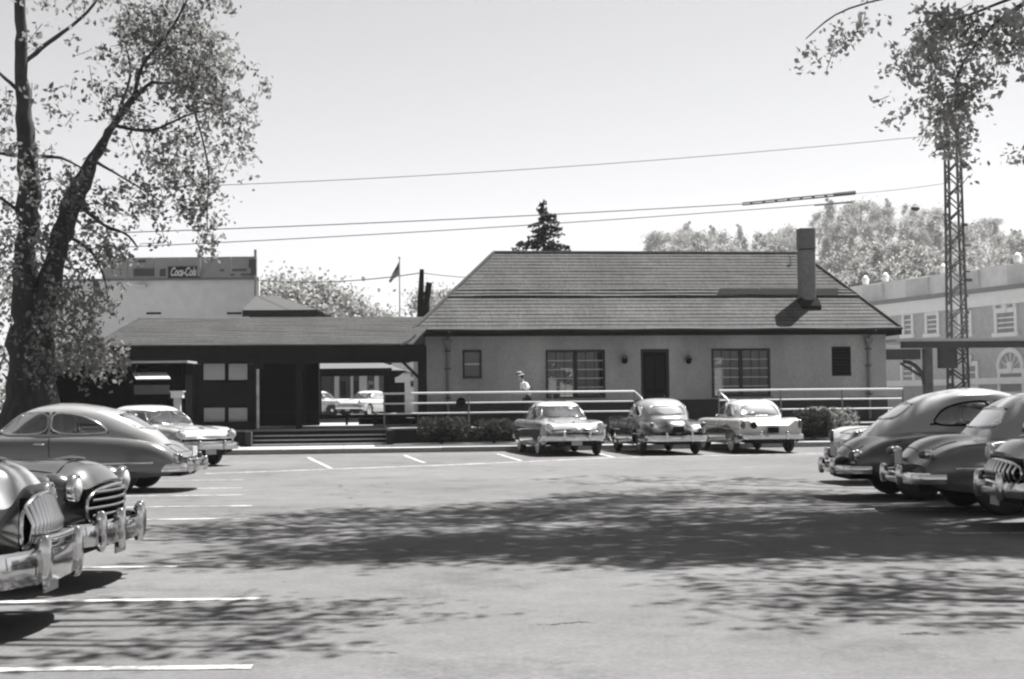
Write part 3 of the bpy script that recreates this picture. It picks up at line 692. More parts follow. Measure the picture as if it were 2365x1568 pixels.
x0 = cv(2050, 880)[0]; MB().box(x0, x0+16, -.25, -.01, cv(2100, 892)[1], cv(2100, 878)[1]).build('belt_course', M_ct, CV)

# right hand platform canopy with bracketed post
RC = empty('right_platform_canopy', O0, TH, 'flat platform canopy right of the station on a thick post with curved bracket', 'canopy')
o = 13.0; M_rc = mat('weathered_dark', .045, .8, .2, 5)
a, zt = st(2068, 785, o); b, zb = st(2500, 797, o); z1 = st(2364, 778, o)[1]
MB().box(a, b, o, o+6, zt-.06, zt+.05).build('roof', mat('pale_roof_edge', .45, .8, .1, 3), RC)
MB().box(a+.3, b, o+.05, o+.25, zt-.34, zt-.065).build('fascia', M_rc, RC)
a3 = st(2040, 800, o)[0]; c3 = st(2128, 830, o)[0]
MB().box(a3, c3, o+.1, o+.3, st(2100, 830, o)[1], st(2100, 806, o)[1]).build('beam', M_rc, RC)
a4 = st(2172, 800, o)[0]; b4 = st(2212, 800, o)[0]; MB().box(a4, b4, o+.1, o+.4, st(2190, 850, o)[1], st(2190, 797, o)[1]).build('hanging_panel', M_rc, RC)
p, _ = st(2148, 850, o); MB().box(p-.17, p+.17, o+.15, o+.45, .66, zt-.35).build('post', mat('post_grey', .09, .8, .3, 4), RC)
cc = [(p-.15-1.0*math.cos(k*PI/16)*.9-.0, o+.3, zt-.9-1.0+1.0*math.sin(k*PI/16)) for k in range(9)]
cc = [(p-.15-.9*(1-math.cos(k*PI/16)), o+.3, zt-1.9+1.0*math.sin(k*PI/16)) for k in range(9)]
MB().tube(cc, .09, 6).build('bracket', M_rc, RC, 50)
q1 = st(2085, 838, o); q2 = st(2132, 868, o); MB().tube([(q1[0], o+.3, q1[1]), (q2[0], o+.3, q2[1])], .06, 6).build('brace', M_rc, RC)

# ------------------------------------------------------------------ lattice pole, wires, far poles, flag
M_steel = mat('weathered_steel', .10, .7, .3, 5); M_wire = mat('wire', .05, .6, .1, 5)
def lattice(name, base, h, w0, w1, step, r, label, cat, par=True):
    R = empty(name, base, 0, label, cat)
    for sx in (-1, 1):
        for sy in (-1, 1):
            MB().tube([(sx*w0/2, sy*w0/2, 0), (sx*w1/2, sy*w1/2, h)], r, 4).build('corner_leg', M_steel, R)
    z = 0; k = 0; br = MB()
    while z < h-step:
        wa = (w0+(w1-w0)*z/h)/2; wb = (w0+(w1-w0)*(z+step)/h)/2; s_ = 1 if k % 2 else -1
        for (a, b) in (((s_*wa, -wa), (-s_*wb, -wb)), ((s_*wa, wa), (-s_*wb, wb)), ((-wa, s_*wa), (-wb, -s_*wb)), ((wa, s_*wa), (wb, -s_*wb))):
            br.tube([(a[0], a[1], z), (b[0], b[1], z+step)], r*.6, 4)
        z += step; k += 1
    br.build('lattice_bracing', M_steel, R)
    return R
LP_Y = 63.5; lb = at(2212, 890, LP_Y); lt = at(2200, 235, LP_Y)
LP = lattice('lattice_pole', (lb.x, LP_Y, .62), lt.z-.62, .74, .50, .55, .06, 'tall steel lattice pole rising right of the station into the leaves', 'pole')
p = at(2175, 330, LP_Y-.3); MB().box(p.x-lb.x-.28, p.x-lb.x+.32, -.5, -.2, p.z-.62-.33, p.z-.62+.33).build('junction_box', M_steel, LP)
p = at(2240, 295, LP_Y); MB().tube([(0, 0, p.z-.62-.5), (p.x-lb.x, 0, p.z-.62+.1)], .08, 6).build('bracket_arm', M_steel, LP)
rb_ = random.Random(4)
for k in range(22):
    z = 1.5+k*.5+rb_.uniform(-.15, .15); sg = rb_.choice((-1, 1)); wd_ = rb_.uniform(.12, .34); x_ = sg*.30
    MB().box(min(x_, x_+sg*wd_), max(x_, x_+sg*wd_), -.42, -.34, z, z+rb_.uniform(.05, .22)).build('bracket', M_steel, LP)
H = empty('track_gantry_leg', (at(974, 725, 78).x, 78, .8), 0, 'dark pole with ladder-like frame standing left of the station roof', 'pole')
hx = at(974, 725, 78).x
def hz(py): return at(974, py, 78).z-.8
MB().tube([(at(967, 725, 78).x-hx, 0, 0), (at(971, 690, 78).x-hx, 0, hz(690)), (at(974, 622, 78).x-hx, 0, hz(622))], [.20, .19, .13], 6).build('pole', M_black, H, 50)
MB().tube([(at(982, 725, 78).x-hx, 0, 0), (at(984, 700, 78).x-hx, 0, hz(700)), (at(991, 653, 78).x-hx, 0, hz(653))], [.16, .19, .18], 6).build('pole', M_black, H, 50)
for py in (678, 708):
    a = at(968, py+6, 78); b = at(987, py-4, 78); MB().box(a.x-hx, b.x-hx, -.1, .1, a.z-.8, b.z-.8).build('cross_plate', M_black, H)
def wire(label, pts, r=.022, grp=None, sag=.0):
    a, b = Vector(pts[0]), Vector(pts[-1]); P = []
    for k in range(31):
        u = k/30; p = a.lerp(b, u); p.z -= sag*4*u*(1-u); P.append(p)
    mid = P[15].copy(); loc = mid
    o = MB().tube([p-loc for p in P], r, 5).build('overhead_wire', M_wire, None, 60, loc=loc)
    return tag(o, label, 'wire', grp)
def ext(p, q, Yp, Yq, k0=0, k1=0):
    a = at(*p, Yp); b = at(*q, Yq); d = b-a; return [a-d*k0, b+d*k1]
wire('highest thin wire crossing the sky from the left tree to the lattice pole', ext((550, 406), (2196, 309), 66, 63.5, .4), .016, None, .5)
wire('upper of the two middle wires, ending at the double insulator rods', ext((320, 527), (1715, 471), 66, 66, .5), .024, None, .2)
wire('lower of the two middle wires, passing under the double insulator rods', ext((320, 556), (1880, 473), 67, 67, .5), .022, None, .3)
wire('faint wire running on from the insulator rods to the lattice pole', ext((1978, 447), (2205, 420), 66, 63.5), .012, None, .05)
wire('low wire from the warehouse to the dark pole by the station roof', ext((598, 647), (973, 630), 96, 78), .03, None, .3)
wire('short low wire from the dark pole down behind the station roof', ext((973, 630), (1100, 638), 78, 78, 0, .6), .022, None, .1)
IR = empty('insulator_rods', at(1845, 456, 66), 0, 'dark double insulator rods hanging on the wires above the chimney', 'insulator')
def loc_(px, py, Y=66): return at(px, py, Y)-IR.location
for (x0, y0, x1, y1, r) in ((1714, 469, 1975, 443, .035), (1714, 473.5, 1972, 448.5, .035), (1880, 474, 1968, 466.5, .045)):
    MB().tube([loc_(x0, y0), loc_(x1, y1)], r, 6).build('rod', M_wire, IR, 50)
for k in range(9):
    u = .08+k*.11; p = loc_(1714+260*u, 471-25*u); MB().lathe([(.03, -.06), (.08, -.03), (.08, .03), (.03, .06)], p, 8, 'x').build('insulator_disc', M_wire, IR)
MB().tube([loc_(1925, 450), loc_(1975, 445)], .10, 6).build('clamp', M_wire, IR)
for px in (1600, 2110): 
    pass
BD = empty('cable_clamp', at(2113, 482, 66), 0, 'small dark clamp hanging beside the hill trees near the lattice pole', 'clamp')
MB().ell((0, 0, 0), (.22, .08, .12), 8, 6).build('clamp_body', M_wire, BD, 50)
# flag
FP = empty('flagpole', (at(923, 725, 120).x, 120, .8), 0, 'slender pale flagpole far behind the platform canopy', 'flagpole')
MB().tube([(0, 0, 0), (0, 0, at(923, 596, 120).z-.8)], [.10, .05], 6).build('pole', M_offw, FP, 50); MB().ell((0, 0, at(923, 596, 120).z-.75), (.12, .12, .12), 8, 6).build('finial', M_offw, FP, 50)
FL = empty('flag', at(922, 604, 119.8), 0, 'small striped flag drooping from the distant flagpole', 'flag')
def fl(u, v): # u along fly, v down hoist
    p0 = at(921.5, 604+30*v, 119.8); p1 = at(897+3*v, 648+5*v, 119.8); P = p0.lerp(p1, u); P.y += .3*math.sin(u*9)*u; return P-FL.location
for k in range(13):
    m = (M_bd if k % 2 == 0 else MATS['pale_board']); MB().grid([[fl(u/10, k/13) for u in range(11)], [fl(u/10, (k+1)/13) for u in range(11)]]).build('stripe', m, FL, fix=False)
MB().grid([[fl(u/10, v/4)+Vector((0, -.05, 0)) for u in range(5)] for v in range(3)]).build('canton', M_bd, FL, fix=False)

# ------------------------------------------------------------------ left hut
HT = empty('dark_hut', (0, 0, 0), 0, 'low black hut with pale roof edge behind the parked cars on the left', 'hut')
Y = 41.0; a = at(105, 925, Y); b = at(428, 925, Y); zt = at(300, 840, Y).z; zl = at(105, 860, Y).z; xg = at(158, 835, Y).x
MB().prism([(a.x, .13), (b.x, .13), (b.x, zt), (xg, zt), (a.x, zl)], .9, 'y', Y).build('wall', M_black, HT)
M_edge = mat('pale_metal_edge', .42, .6, .12, 5)
MB().box(xg, b.x+.12, Y-.25, Y+1.0, zt+.01, zt+.07).build('roof', M_edge, HT)
MB().hexa([(a.x-.1, Y-.2, zl-.03), (xg, Y-.2, zt+.0), (xg, Y+1.0, zt+.0), (a.x-.1, Y+1.0, zl-.03), (a.x-.1, Y-.2, zl+.02), (xg, Y-.2, zt+.05), (xg, Y+1.0, zt+.05), (a.x-.1, Y+1.0, zl+.02)]).build('roof', M_fas, HT)
p = at(300, 863, Y-.3); q = at(402, 877, Y-.3)
MB().hexa([(p.x+.28, Y-.7, q.z), (q.x, Y-.7, q.z), (q.x-.3, Y-.01, p.z), (p.x, Y-.01, p.z), (p.x+.28, Y-.7, q.z+.03), (q.x, Y-.7, q.z+.03), (q.x-.3, Y-.01, p.z+.04), (p.x, Y-.01, p.z+.04)]).build('awning', M_edge, HT)
p = at(312, 903, Y); q = at(392, 893, Y); MB().box(p.x, q.x, Y-.12, Y-.01, p.z-.1, q.z+.05).build('counter', mat('counter_grey', .10, .7, .15, 5), HT)
for i in range(14):
    x = a.x+.75+i*(b.x-a.x-.8)/14; MB().box(x+.01, x+(b.x-a.x-.8)/14-.01, Y-.02, Y-.003, .2, min(zt, 1.9) if p.x < x < q.x else zt-.08).build('plank', M_black, HT)
pb = at(410, 915, 40.2); PB = empty('bollard', (pb.x, 40.2, 0), 0, 'pale square-capped post standing between the hut and the light sedan', 'post')
MB().box(-.09, .09, -.09, .09, 0, pb.z-.05).build('shaft', M_offw, PB); MB().box(-.16, .16, -.14, .14, pb.z-.049, pb.z+.12).box(-.19, .19, -.17, .17, pb.z+.121, pb.z+.15).build('cap', M_white, PB)
# ------------------------------------------------------------------ cars
def smooth_table(rows, zcol=None):
    R = np.array(sorted(rows), float); x0, x1 = R[0, 0], R[-1, 0]; X = np.linspace(x0, x1, 400); out = [X]
    for c in range(1, R.shape[1]):
        v = np.interp(X, R[:, 0], R[:, c]); k = 17; pad = np.concatenate([2*v[0]-v[k:0:-1], v, 2*v[-1]-v[-2:-k-2:-1]])
        ker = np.hanning(2*k+1); ker /= ker.sum(); out.append(np.convolve(pad, ker, 'same')[k:-k])
    return np.array(out)
class Car:
    def __init__(s, P):
        s.P = P; s.T = smooth_table(P['st']); s.x0, s.x1 = s.T[0][0], s.T[0][-1]; s.W = max(r[1] for r in P['st'])
        G = crom(P['gh'], 12); s.G = G   # z, xf, xr, y
    def tab(s, x): return [np.interp(x, s.T[0], s.T[c]) for c in range(1, len(s.T))]
    def bend(s, x, y):
        bf, br = s.P.get('bow', (.22, .16)); k = (y/s.W)**2
        if x > s.x1-1.0: x -= bf*k*((x-s.x1+1.0)/1.0)**2 if x <= s.x1 else bf*k
        if x < s.x0+.9: x += br*k*((s.x0+.9-x)/.9)**2 if x >= s.x0 else br*k
        return x
    def section(s, x):
        W, zs, zc, yv, zv, zb = s.tab(x)
        zb0 = zb; h = zs-zb0
        c = [(W-.07, zb0), (W-.015, zb0+.2*h), (W, zb0+.45*h), (W-.012, zb0+.70*h), (W-.045, zs-.12*h), (W-.105, zs-.02*h), (W-.19, zs+.002), (yv, zv), (yv*.55, zc-.012), (0, zc)]
        C = crom(c, 5); side = C[:, 1] < zs-.12*h; nb = 0
        for i in range(len(C)):
            if i < 20: nb = i+1
        z = C[:nb, 1]; y = C[:nb, 0].copy()
        for (xc, zc_, sx, sz, am) in s.P.get('bulge', []):
            fall = math.exp(-((x-xc)/sx)**4)
            C[:, 0] += np.where(C[:, 0] > yv*.9, am*fall*np.exp(-((C[:, 1]-zc_)/sz)**2), 0)
        b = zb0
        for (xw, R) in s.P['arch']:
            if abs(x-xw) < R: b = max(b, .36+math.sqrt(R*R-(x-xw)**2))
        if b > zb0:
            zt = C[nb-1, 1]; b = min(b, zt-.03); zz = C[:nb, 1].copy(); yy = C[:nb, 0].copy()
            nz = b+(zz-zz[0])/(zt-zz[0])*(zt-b); C[:nb, 0] = np.interp(nz, zz, yy); C[:nb, 1] = nz
        return C
    def side(s, x, z):
        C = s.section(x); n = 24; zz = C[:n, 1]; k = np.argmax(zz); k = max(k, 2)
        return float(np.interp(z, zz[:k+1], C[:k+1, 0]))
    def body(s):
        X = list(np.arange(s.x0, s.x1+.001, .06))
        for (xw, R) in s.P['arch']: X += [xw+R*math.sin(a) for a in np.linspace(-PI/2, PI/2, 19)]
        X = sorted(X); X = [X[0]]+[b for a, b in zip(X[:-1], X[1:]) if b-a > .004]
        rows = []
        for x in X:
            C = s.section(x); L = [(s.bend(x, c[0]), c[0], c[1]) for c in C]; Rr = [(p[0], -p[1], p[2]) for p in reversed(L[:-1])]
            rows.append(L+Rr)
        m = MB(); m.grid(rows, False, True, True); return m
    # greenhouse
    def slice(s, z):
        G = s.G; return [float(np.interp(z, G[:, 0], G[:, c])) for c in (1, 2, 3)]
    def tp(s, x):
        xm, k = s.P.get('taper', (0, .10)); d = max(0, xm-x); return 1-k*min(1, d/2.0)**1.5
    def ghpt(s, th, z):
        xf, xr, b = s.slice(z); n = s.P.get('n', 3.6); xc = (xf+xr)/2; a = (xf-xr)/2; c, q = math.cos(th), math.sin(th)
        x = xc+a*math.copysign(abs(c)**(2/n), c); y = b*math.copysign(abs(q)**(2/n), q)*s.tp(x); return x, y, z
    def sidept(s, x, z, sg, off=0):
        xf, xr, b = s.slice(z); n = s.P.get('n', 3.6); xc = (xf+xr)/2; a = (xf-xr)/2; u = min(.999, abs((x-xc)/a))
        return (x, sg*(b*(1-u**n)**(1/n)*s.tp(x)+off), z)
    def endpt(s, y, z, front, off=0):
        xf, xr, b = s.slice(z); n = s.P.get('n', 3.6); xc = (xf+xr)/2; a = (xf-xr)/2
        x = 0
        bb = b*(1 if front else s.tp(xr)); u = min(.995, abs(y/bb)); d = a*(1-u**n)**(1/n)
        return (xc+d+off if front else xc-d-off, y, z)
    def roof(s):
        G = s.G; Z = G[:, 0]; rows = []
        zz = [Z[0]]
        ts = np.linspace(0, len(G)-1, 64)
        n = 168
        th = []
        # arc-length spacing at mid slice
        big = np.linspace(0, 2*PI, 1441); zm = G[len(G)//4, 0]; P = np.array([s.ghpt(t, zm)[:2] for t in big]); d = np.concatenate([[0], np.cumsum(np.hypot(*(P[1:]-P[:-1]).T))])
        th = np.interp(np.linspace(0, d[-1], n+1)[:-1], d, big)
        for t in ts:
            z = float(np.interp(t, range(len(G)), Z)); rows.append([s.ghpt(a, z) for a in th])
        F = MB(); m = len(rows); V = [p for r in rows for p in r]; faces = []
        sp = s.P['side_win']; fw = s.P['front_win']; rw = s.P['rear_win']
        for i in range(m-1):
            for j in range(n):
                ids = (i*n+j, i*n+(j+1) % n, (i+1)*n+(j+1) % n, (i+1)*n+j)
                cx = sum(V[k][0] for k in ids)/4; cy = sum(V[k][1] for k in ids)/4; cz = sum(V[k][2] for k in ids)/4
                xf, xr, b = s.slice(cz); xc = (xf+xr)/2; hole = False
                n_ = s.P.get('n', 3.6)
                if abs(cy) > b*.55 and any(inpoly(cx, cz, w) for w in sp): hole = True
                if not hole and cx > xc and abs((cx-xc)/((xf-xr)/2)) > .8 and inpoly(abs(cy), cz, fw): hole = True
                if not hole and cx < xc and abs((cx-xc)/((xf-xr)/2)) > .8 and inpoly(abs(cy), cz, rw): hole = True
                if not hole: faces.append(ids)
        F.v = V; F.f = faces
        F.f.append(tuple((m-1)*n+j for j in range(n)))
        return F
def outline(poly, k=6, r=.0):
    # rounded resample of a polygon (chaikin)
    P = [np.array(p, float) for p in poly]
    for _ in range(2):
        Q = []
        for i in range(len(P)):
            a, b = P[i], P[(i+1) % len(P)]; Q += [a*.8+b*.2, a*.2+b*.8]
        P = Q
    out = []
    for i in range(len(P)):
        a, b = P[i], P[(i+1) % len(P)]; n = max(1, int(np.hypot(*(b-a))/.08))
        out += [a+(b-a)*t/n for t in range(n)]
    return out
def patch(poly, fn, nz=10, nx=12):
    zs = [p[1] for p in poly]; z0, z1 = min(zs)+1e-4, max(zs)-1e-4; rows = []
    for i in range(nz+1):
        z = z0+(z1-z0)*i/nz; xs = []
        for a, b in zip(poly, poly[1:]+poly[:1]):
            if (a[1] > z) != (b[1] > z): xs.append(a[0]+(b[0]-a[0])*(z-a[1])/(b[1]-a[1]))
        if len(xs) < 2: continue
        l, r = min(xs), max(xs); rows.append([fn(l+(r-l)*j/nx, z) for j in range(nx+1)])
    return rows
def bar(m, x, hw, z, h, d, bow, wrap=.35, n=25, sec=None, tilt=0):
    """bumper blade: swept rounded section across the car, ends wrapping back"""
    pts = []
    sg = 1 if x > 0 else -1
    for i in range(n):
        u = -1+2*i/(n-1); y = hw*math.sin(u*PI/2*.999) if True else hw*u
        y = hw*(u*1.0); k = max(0, abs(u)-.86)/.14
        pts.append((x-sg*(bow*u*u+wrap*k*k), hw*(u if abs(u) < .86 else math.copysign(.86+.14*math.sin(k*PI/2)*.8, u)), z))
    rows = []
    prof = sec or [(-.5, .2), (-.42, .8), (-.15, 1), (.15, 1), (.42, .8), (.5, .2), (.46, 0), (-.46, 0)]
    for i, p in enumerate(pts):
        a = Vector(pts[min(i+1, n-1)]); b = Vector(pts[max(i-1, 0)]); t = (a-b).normalized(); nn = Vector((t.y, -t.x, 0))*sg
        if nn.x*sg < 0 and abs(i-n/2) < n/3: nn = -nn
        rows.append([(p[0]+nn.x*d*q[1], p[1]+nn.y*d*q[1], p[2]+h*q[0]) for q in prof])
    m.grid(rows, True, True, True); return m
def make_car(name, label, P, loc, rz, paint, roofpaint=None, lower=None, group=None, detail=True, cat='car', seams=True):
    c = Car(P); R = empty(name, (loc[0], loc[1], loc[2] if len(loc) > 2 else 0), rz, label, cat, group)
    BD_ = c.body().build('body', paint, R, 38)
    G = c.roof(); RFo = G.build('roof', roofpaint or paint, R, 40)
    tr = .016
    def ring(poly, fn, nm, parent, m=M_chrome, r=tr): MB().tube([fn(p[0], p[1]) for p in outline(poly)], r, 6, closed=True).build(nm, m, parent, 60)
    for i, w_ in enumerate(P['side_win']):
        for sg in (-1, 1):
            o = outline(w_); g_ = MB(); g_.grid(patch([tuple(q) for q in o], lambda x, z: c.sidept(x, z, sg, .002)))
            W_ = g_.build('side_window', M_cglass, R, 60, fix=False); ring(w_, lambda x, z: c.sidept(x, z, sg, .004), 'window_trim', W_, M_chrome if P.get('bright', True) else M_black, tr)
    for key, front, nm in (('front_win', True, 'windshield'), ('rear_win', False, 'rear_window')):
        w_ = P[key]; full = [(p[0], p[1]) for p in w_ if p[0] > .001]
        full = full+[(-p[0], p[1]) for p in reversed(full)]
        o = [tuple(q) for q in outline(full)]; g_ = MB(); g_.grid(patch(o, lambda y, z: c.endpt(y, z, front, .002), 10, 20)); W_ = g_.build(nm, M_cglass, R, 60, fix=False)
        ring(full, lambda y, z: c.endpt(y, z, front, .004), 'window_trim', W_)
        if front and P.get('split', False):
            zs = [p[1] for p in w_]; MB().tube([c.endpt(0, z, True, .006) for z in np.linspace(min(zs), max(zs), 8)], .014, 6).build('center_bar', M_chrome, W_, 60)
    # underbody, seats, wheel
    zb = min(r[6] for r in P['st']); MB().box(c.x0+.08, c.x1-.08, -.52, .52, zb+.03, .50).box(min(a[0] for a in P['arch'])+.45, max(a[0] for a in P['arch'])-.45, -.84, .84, zb+.02, .5).build('underbody', M_under, R)
    zb_ = P['gh'][0][0]; zbelt = zb_
    for k, xx in enumerate(P.get('seats', (.05, -.95))):
        S = MB(); S.hexa([(xx-.12, -.62, zbelt-.3), (xx+.12, -.62, zbelt-.3), (xx+.12, .62, zbelt-.3), (xx-.12, .62, zbelt-.3), (xx-.24, -.58, zbelt+.16), (xx-.10, -.58, zbelt+.16), (xx-.10, .58, zbelt+.16), (xx-.24, .58, zbelt+.16)])
        S.build('seat', M_seat, R)
    sw = (P['gh'][0][1]-.62, -.0); MB().tube([(sw[0]+.05*math.cos(a)*.6, .36+.2*math.sin(a), zbelt+.10+.17*math.cos(a)) for a in np.linspace(0, 2*PI, 20)[:-1]], .012, 6, closed=True).build('steering_wheel', M_black, R, 60)
    # wheels
    Rw = P.get('wr', .355)
    for (xw, ar) in P['wheels']:
        for sg in (-1, 1):
            yc = (c.W-.15)*sg; tw = .085
            T = MB().lathe([(.20, -tw), (.30, -tw*1.05), (Rw-.02, -tw*.85), (Rw, -tw*.45), (Rw, tw*.45), (Rw-.02, tw*.85), (.30, tw*1.05), (.20, tw), (.19, 0)], (xw, yc, Rw), 28, 'y').build('wheel', M_rubber, R, 50)
            o = sg*tw
            if P.get('whitewall'): MB().lathe([(.215, o*1.08), (.29, o*1.10), (.292, o*1.04)], (xw, yc, Rw), 28, 'y').build('whitewall', M_offw, T, 50)
            MB().lathe([(.001, o*.75+sg*.045), (.07, o*.75+sg*.04), (.12, o*.75+sg*.015), (.13, o*.75), (.205, o*.95), (.21, o*.7)], (xw, yc, Rw), 24, 'y').build('hubcap', M_chrome if P.get('hub', 1) else paint, T, 50)
    # bumpers
    bf = P['bump_f']; bb = P['bump_r']
    for (bp, sg, nm) in ((bf, 1, 'front_bumper'), (bb, -1, 'rear_bumper')):
        x = (c.x1+bp[0]) if sg > 0 else (c.x0-bp[0]); m = MB(); bar(m, x, bp[1], bp[2], bp[3], .055, bp[4], .28); Bm = m.build(nm, M_chrome, R, 45)
        for gy in bp[5]:
            xx = x-sg*bp[4]*(gy/bp[1])**2+sg*.05
            MB().ell((xx, gy, bp[2]+.03), (.055, .042, bp[6]), 10, 8, .7).build('bumper_guard', M_chrome, Bm, 60)
            MB().ell((xx, -gy, bp[2]+.03), (.055, .042, bp[6]), 10, 8, .7).build('bumper_guard', M_chrome, Bm, 60)
        if len(bp) > 7 and bp[7]:   # upper guard loop
            m = MB(); m.tube([(x-sg*(bp[4]*(y/bp[1])**2)+sg*.03, y, bp[2]+bp[6]*1.0) for y in np.linspace(-max(bp[5]), max(bp[5]), 11)], .022, 8); m.build('guard_rail', M_chrome, Bm, 60)
        yy = np.linspace(-.80, .80, 15); tipx = c.x1 if sg > 0 else c.x0; zz_ = float(c.tab(tipx)[5])+.02
        Bp = [(x-sg*(bp[4]*(y/bp[1])**2)-sg*.0, y, bp[2]-.01) for y in yy]; Bi = [(c.bend(tipx, y)-sg*.10, y, max(zz_, bp[2]-.02)) for y in yy]
        MB().grid([Bp, Bi]).grid([[(p[0], p[1], p[2]-.03) for p in Bi], [(p[0], p[1], p[2]-.03) for p in Bp]]).build('splash_pan', paint, R, fix=False)
        for y in (-.45, .45): m = MB().box(min(x, x-sg*.35), max(x, x-sg*.35), y-.03, y+.03, bp[2]-.04, bp[2]+.04).build('bumper_bracket', M_under, Bm)
    # lamps
    for (y, z, r_, dx) in P['head']:
        for sg in (-1, 1):
            x = c.bend(c.x1, y)+dx
            H_ = MB().ell((x-.17, sg*y, z), (.18, r_*1.2, r_*1.2), 16, 10).build('headlight_pod', paint, R, 60)
            MB().lathe([(r_*1.12, x-.03), (r_*1.16, x+.0), (r_*1.08, x+.03), (r_*.94, x+.035)], (0, sg*y, z), 20, 'x').build('headlight_rim', M_chrome, H_, 60)
            MB().lathe([(r_*.96, x+.015), (r_*.7, x+.045), (r_*.35, x+.058), (.001, x+.062)], (0, sg*y, z), 20, 'x').build('headlight_lens', M_lens, H_, 60)
    for (y, z, ry, rz_, dx) in P['tail']:
        for sg in (-1, 1):
            x = c.bend(c.x0, y)-dx
            T_ = MB().ell((x+.05, sg*y, z), (.08, ry*1.15, rz_*1.15), 12, 8, .8).build('tail_light', M_chrome, R, 60); MB().ell((x-.01, sg*y, z), (.07, ry, rz_), 12, 8, .8).build('lens', M_tail, T_, 60)
    # grille
    gr = P.get('grille')
    if gr:
        z0, z1, hw, kind, nb = gr; rows = []
        def gx(y): return c.bend(c.x1, y)
        Gd = MB(); Gd.grid([[(gx(hw*u)+.012, hw*u, z) for u in np.linspace(-1, 1, 13)] for z in (z0, z1)]); Go = Gd.build('grille', M_black, R, fix=False)
        if kind == 'h':
            for i in range(nb):
                z = z0+(z1-z0)*(i+.5)/nb; k = 1-.12*abs(i-(nb-1)/2)
                MB().tube([(gx(hw*u*k)+.03, hw*u*k, z) for u in np.linspace(-1, 1, 13)], .022 if nb < 4 else .014, 8).build('grille_bar', M_chrome, Go, 60)
        else:
            for i in range(nb):
                y = -hw+2*hw*(i+.5)/nb; h = .5*(z1-z0)*math.sqrt(max(.1, 1-(y/hw)**2*.6)); zm = (z0+z1)/2
                MB().tube([(gx(y)+.02, y, zm-h), (gx(y)+.07, y, zm-h*.5), (gx(y)+.085, y, zm+h*.2), (gx(y)+.03, y, zm+h)], .021, 6).build('grille_bar', M_chrome, Go, 60)
        MB().tube([(gx(hw*math.cos(a))+.02, hw*math.cos(a), (z0+z1)/2+(z1-z0)/2*1.05*math.copysign(abs(math.sin(a))**.6, math.sin(a))) for a in np.linspace(0, 2*PI, 33)[:-1]], .02, 6, closed=True).build('grille_surround', M_chrome, Go, 60)
    # trims, seams, handles
    for (pts, rr, both, m_) in P.get('trim', []):
        for sg in (-1, 1):
            pp = crom(pts, 8); MB().tube([(c.bend(x, c.side(x, z)), sg*(c.side(x, z)+.006), z) for x, z in pp], rr, 6).build('side_trim', m_ or M_chrome, R, 60)
    if seams:
        for pts in P.get('seams', []):
            for sg in (-1, 1):
                pp = crom(pts, 6); MB().tube([(x, sg*(c.side(x, z)+.0005), z) for x, z in pp], .0065, 4).build('door_seam', M_black, R)
    for (x, z) in P.get('handles', []):
        for sg in (-1, 1): MB().ell((x, sg*(c.side(x, z)+.03), z), (.10, .022, .018), 10, 6).build('door_handle', M_chrome, R, 60)
    if lower:    # second colour panel on the flanks
        poly, m_ = lower
        for sg in (-1, 1):
            rows = patch([tuple(p) for p in poly], lambda x, z: (c.bend(x, c.side(x, z)), sg*(c.side(x, z)+.004), z), 14, 60)
            MB().grid(rows).build('two_tone_panel', m_, R, 50, fix=False)
    def topz(x, y):
        C = c.section(x); C = C[20:]; o_ = np.argsort(C[:, 0]); return float(np.interp(y, C[o_, 0], C[o_, 1]))
    if seams:
        for nm, xa, xb, yy, m_ in (('hood_seam', P['gh'][0][1]+.03, c.x1-.30, .50, 1), ('trunk_seam', P['gh'][0][2]-.12, c.x0+.12, .50, -1)):
            xs_ = np.linspace(xa, xb, 12); Lp = [(c.bend(x, yy), yy, topz(x, yy)+.001) for x in xs_]
            cross = [(c.bend(xb, y), y, topz(xb, abs(y))+.001) for y in np.linspace(yy, -yy, 9)]
            MB().tube(Lp+cross[1:-1]+[(p[0], -p[1], p[2]) for p in reversed(Lp)], .006, 4).build(nm, M_black, R)
        for sg in (-1, 1): MB().tube([(P['gh'][0][1]-.02, sg*.35, topz(P['gh'][0][1]-.02, .35)+.03), (P['gh'][1][1]+.02, sg*.12, P['gh'][1][0]+.05)], .008, 4).build('wiper', M_black, R)
    # centre ornaments
    W, zs, zc, yv, zv, zb0 = c.tab(c.x1-.25)
    MB().tube([(c.x1-.50, 0, c.tab(c.x1-.50)[2]-.002), (c.x1-.36, 0, c.tab(c.x1-.36)[2]+.02), (c.x1-.24, 0, c.tab(c.x1-.24)[2]+.03)], [.008, .018, .01], 8).build('hood_ornament', M_chrome, R, 60)
    xt = c.x0+.02; zt_ = c.tab(c.x0+.05)[2]
    MB().tube([(c.x0-.015, -.12, zt_-.14), (c.x0-.03, 0, zt_-.19), (c.x0-.015, .12, zt_-.14)], .016, 6).build('trunk_emblem', M_chrome, R, 60)
    MB().box(c.x0-.05, c.x0-.03, -.16, .16, P.get('plz', .58), P.get('plz', .58)+.16).build('license_plate', P.get('plate', M_offw), R)
    MB().box(c.x1+.06, c.x1+.075, -.15, .15, bf[2]-.20, bf[2]-.06).build('license_plate', M_offw, R)
    # trunk lid / hood seams
    return R, c
# paints
def paint(n, v, tint=(1, 1, 1), coat=.7, rough=.34): return mat(n, v, .24, .05, 3, 0, 0, 1.0, tint)
P_lt = paint('light_paint', .40); P_cream = paint('cream_paint', .72, (1, .99, .96)); P_mid = paint('mid_grey_paint', .12); P_dk = paint('dark_paint', .028); P_dkg = paint('charcoal_paint', .045); P_wht = paint('white_car_paint', .66); P_pale = paint('pale_grey_paint', .31); P_vdk = paint('black_paint', .012)
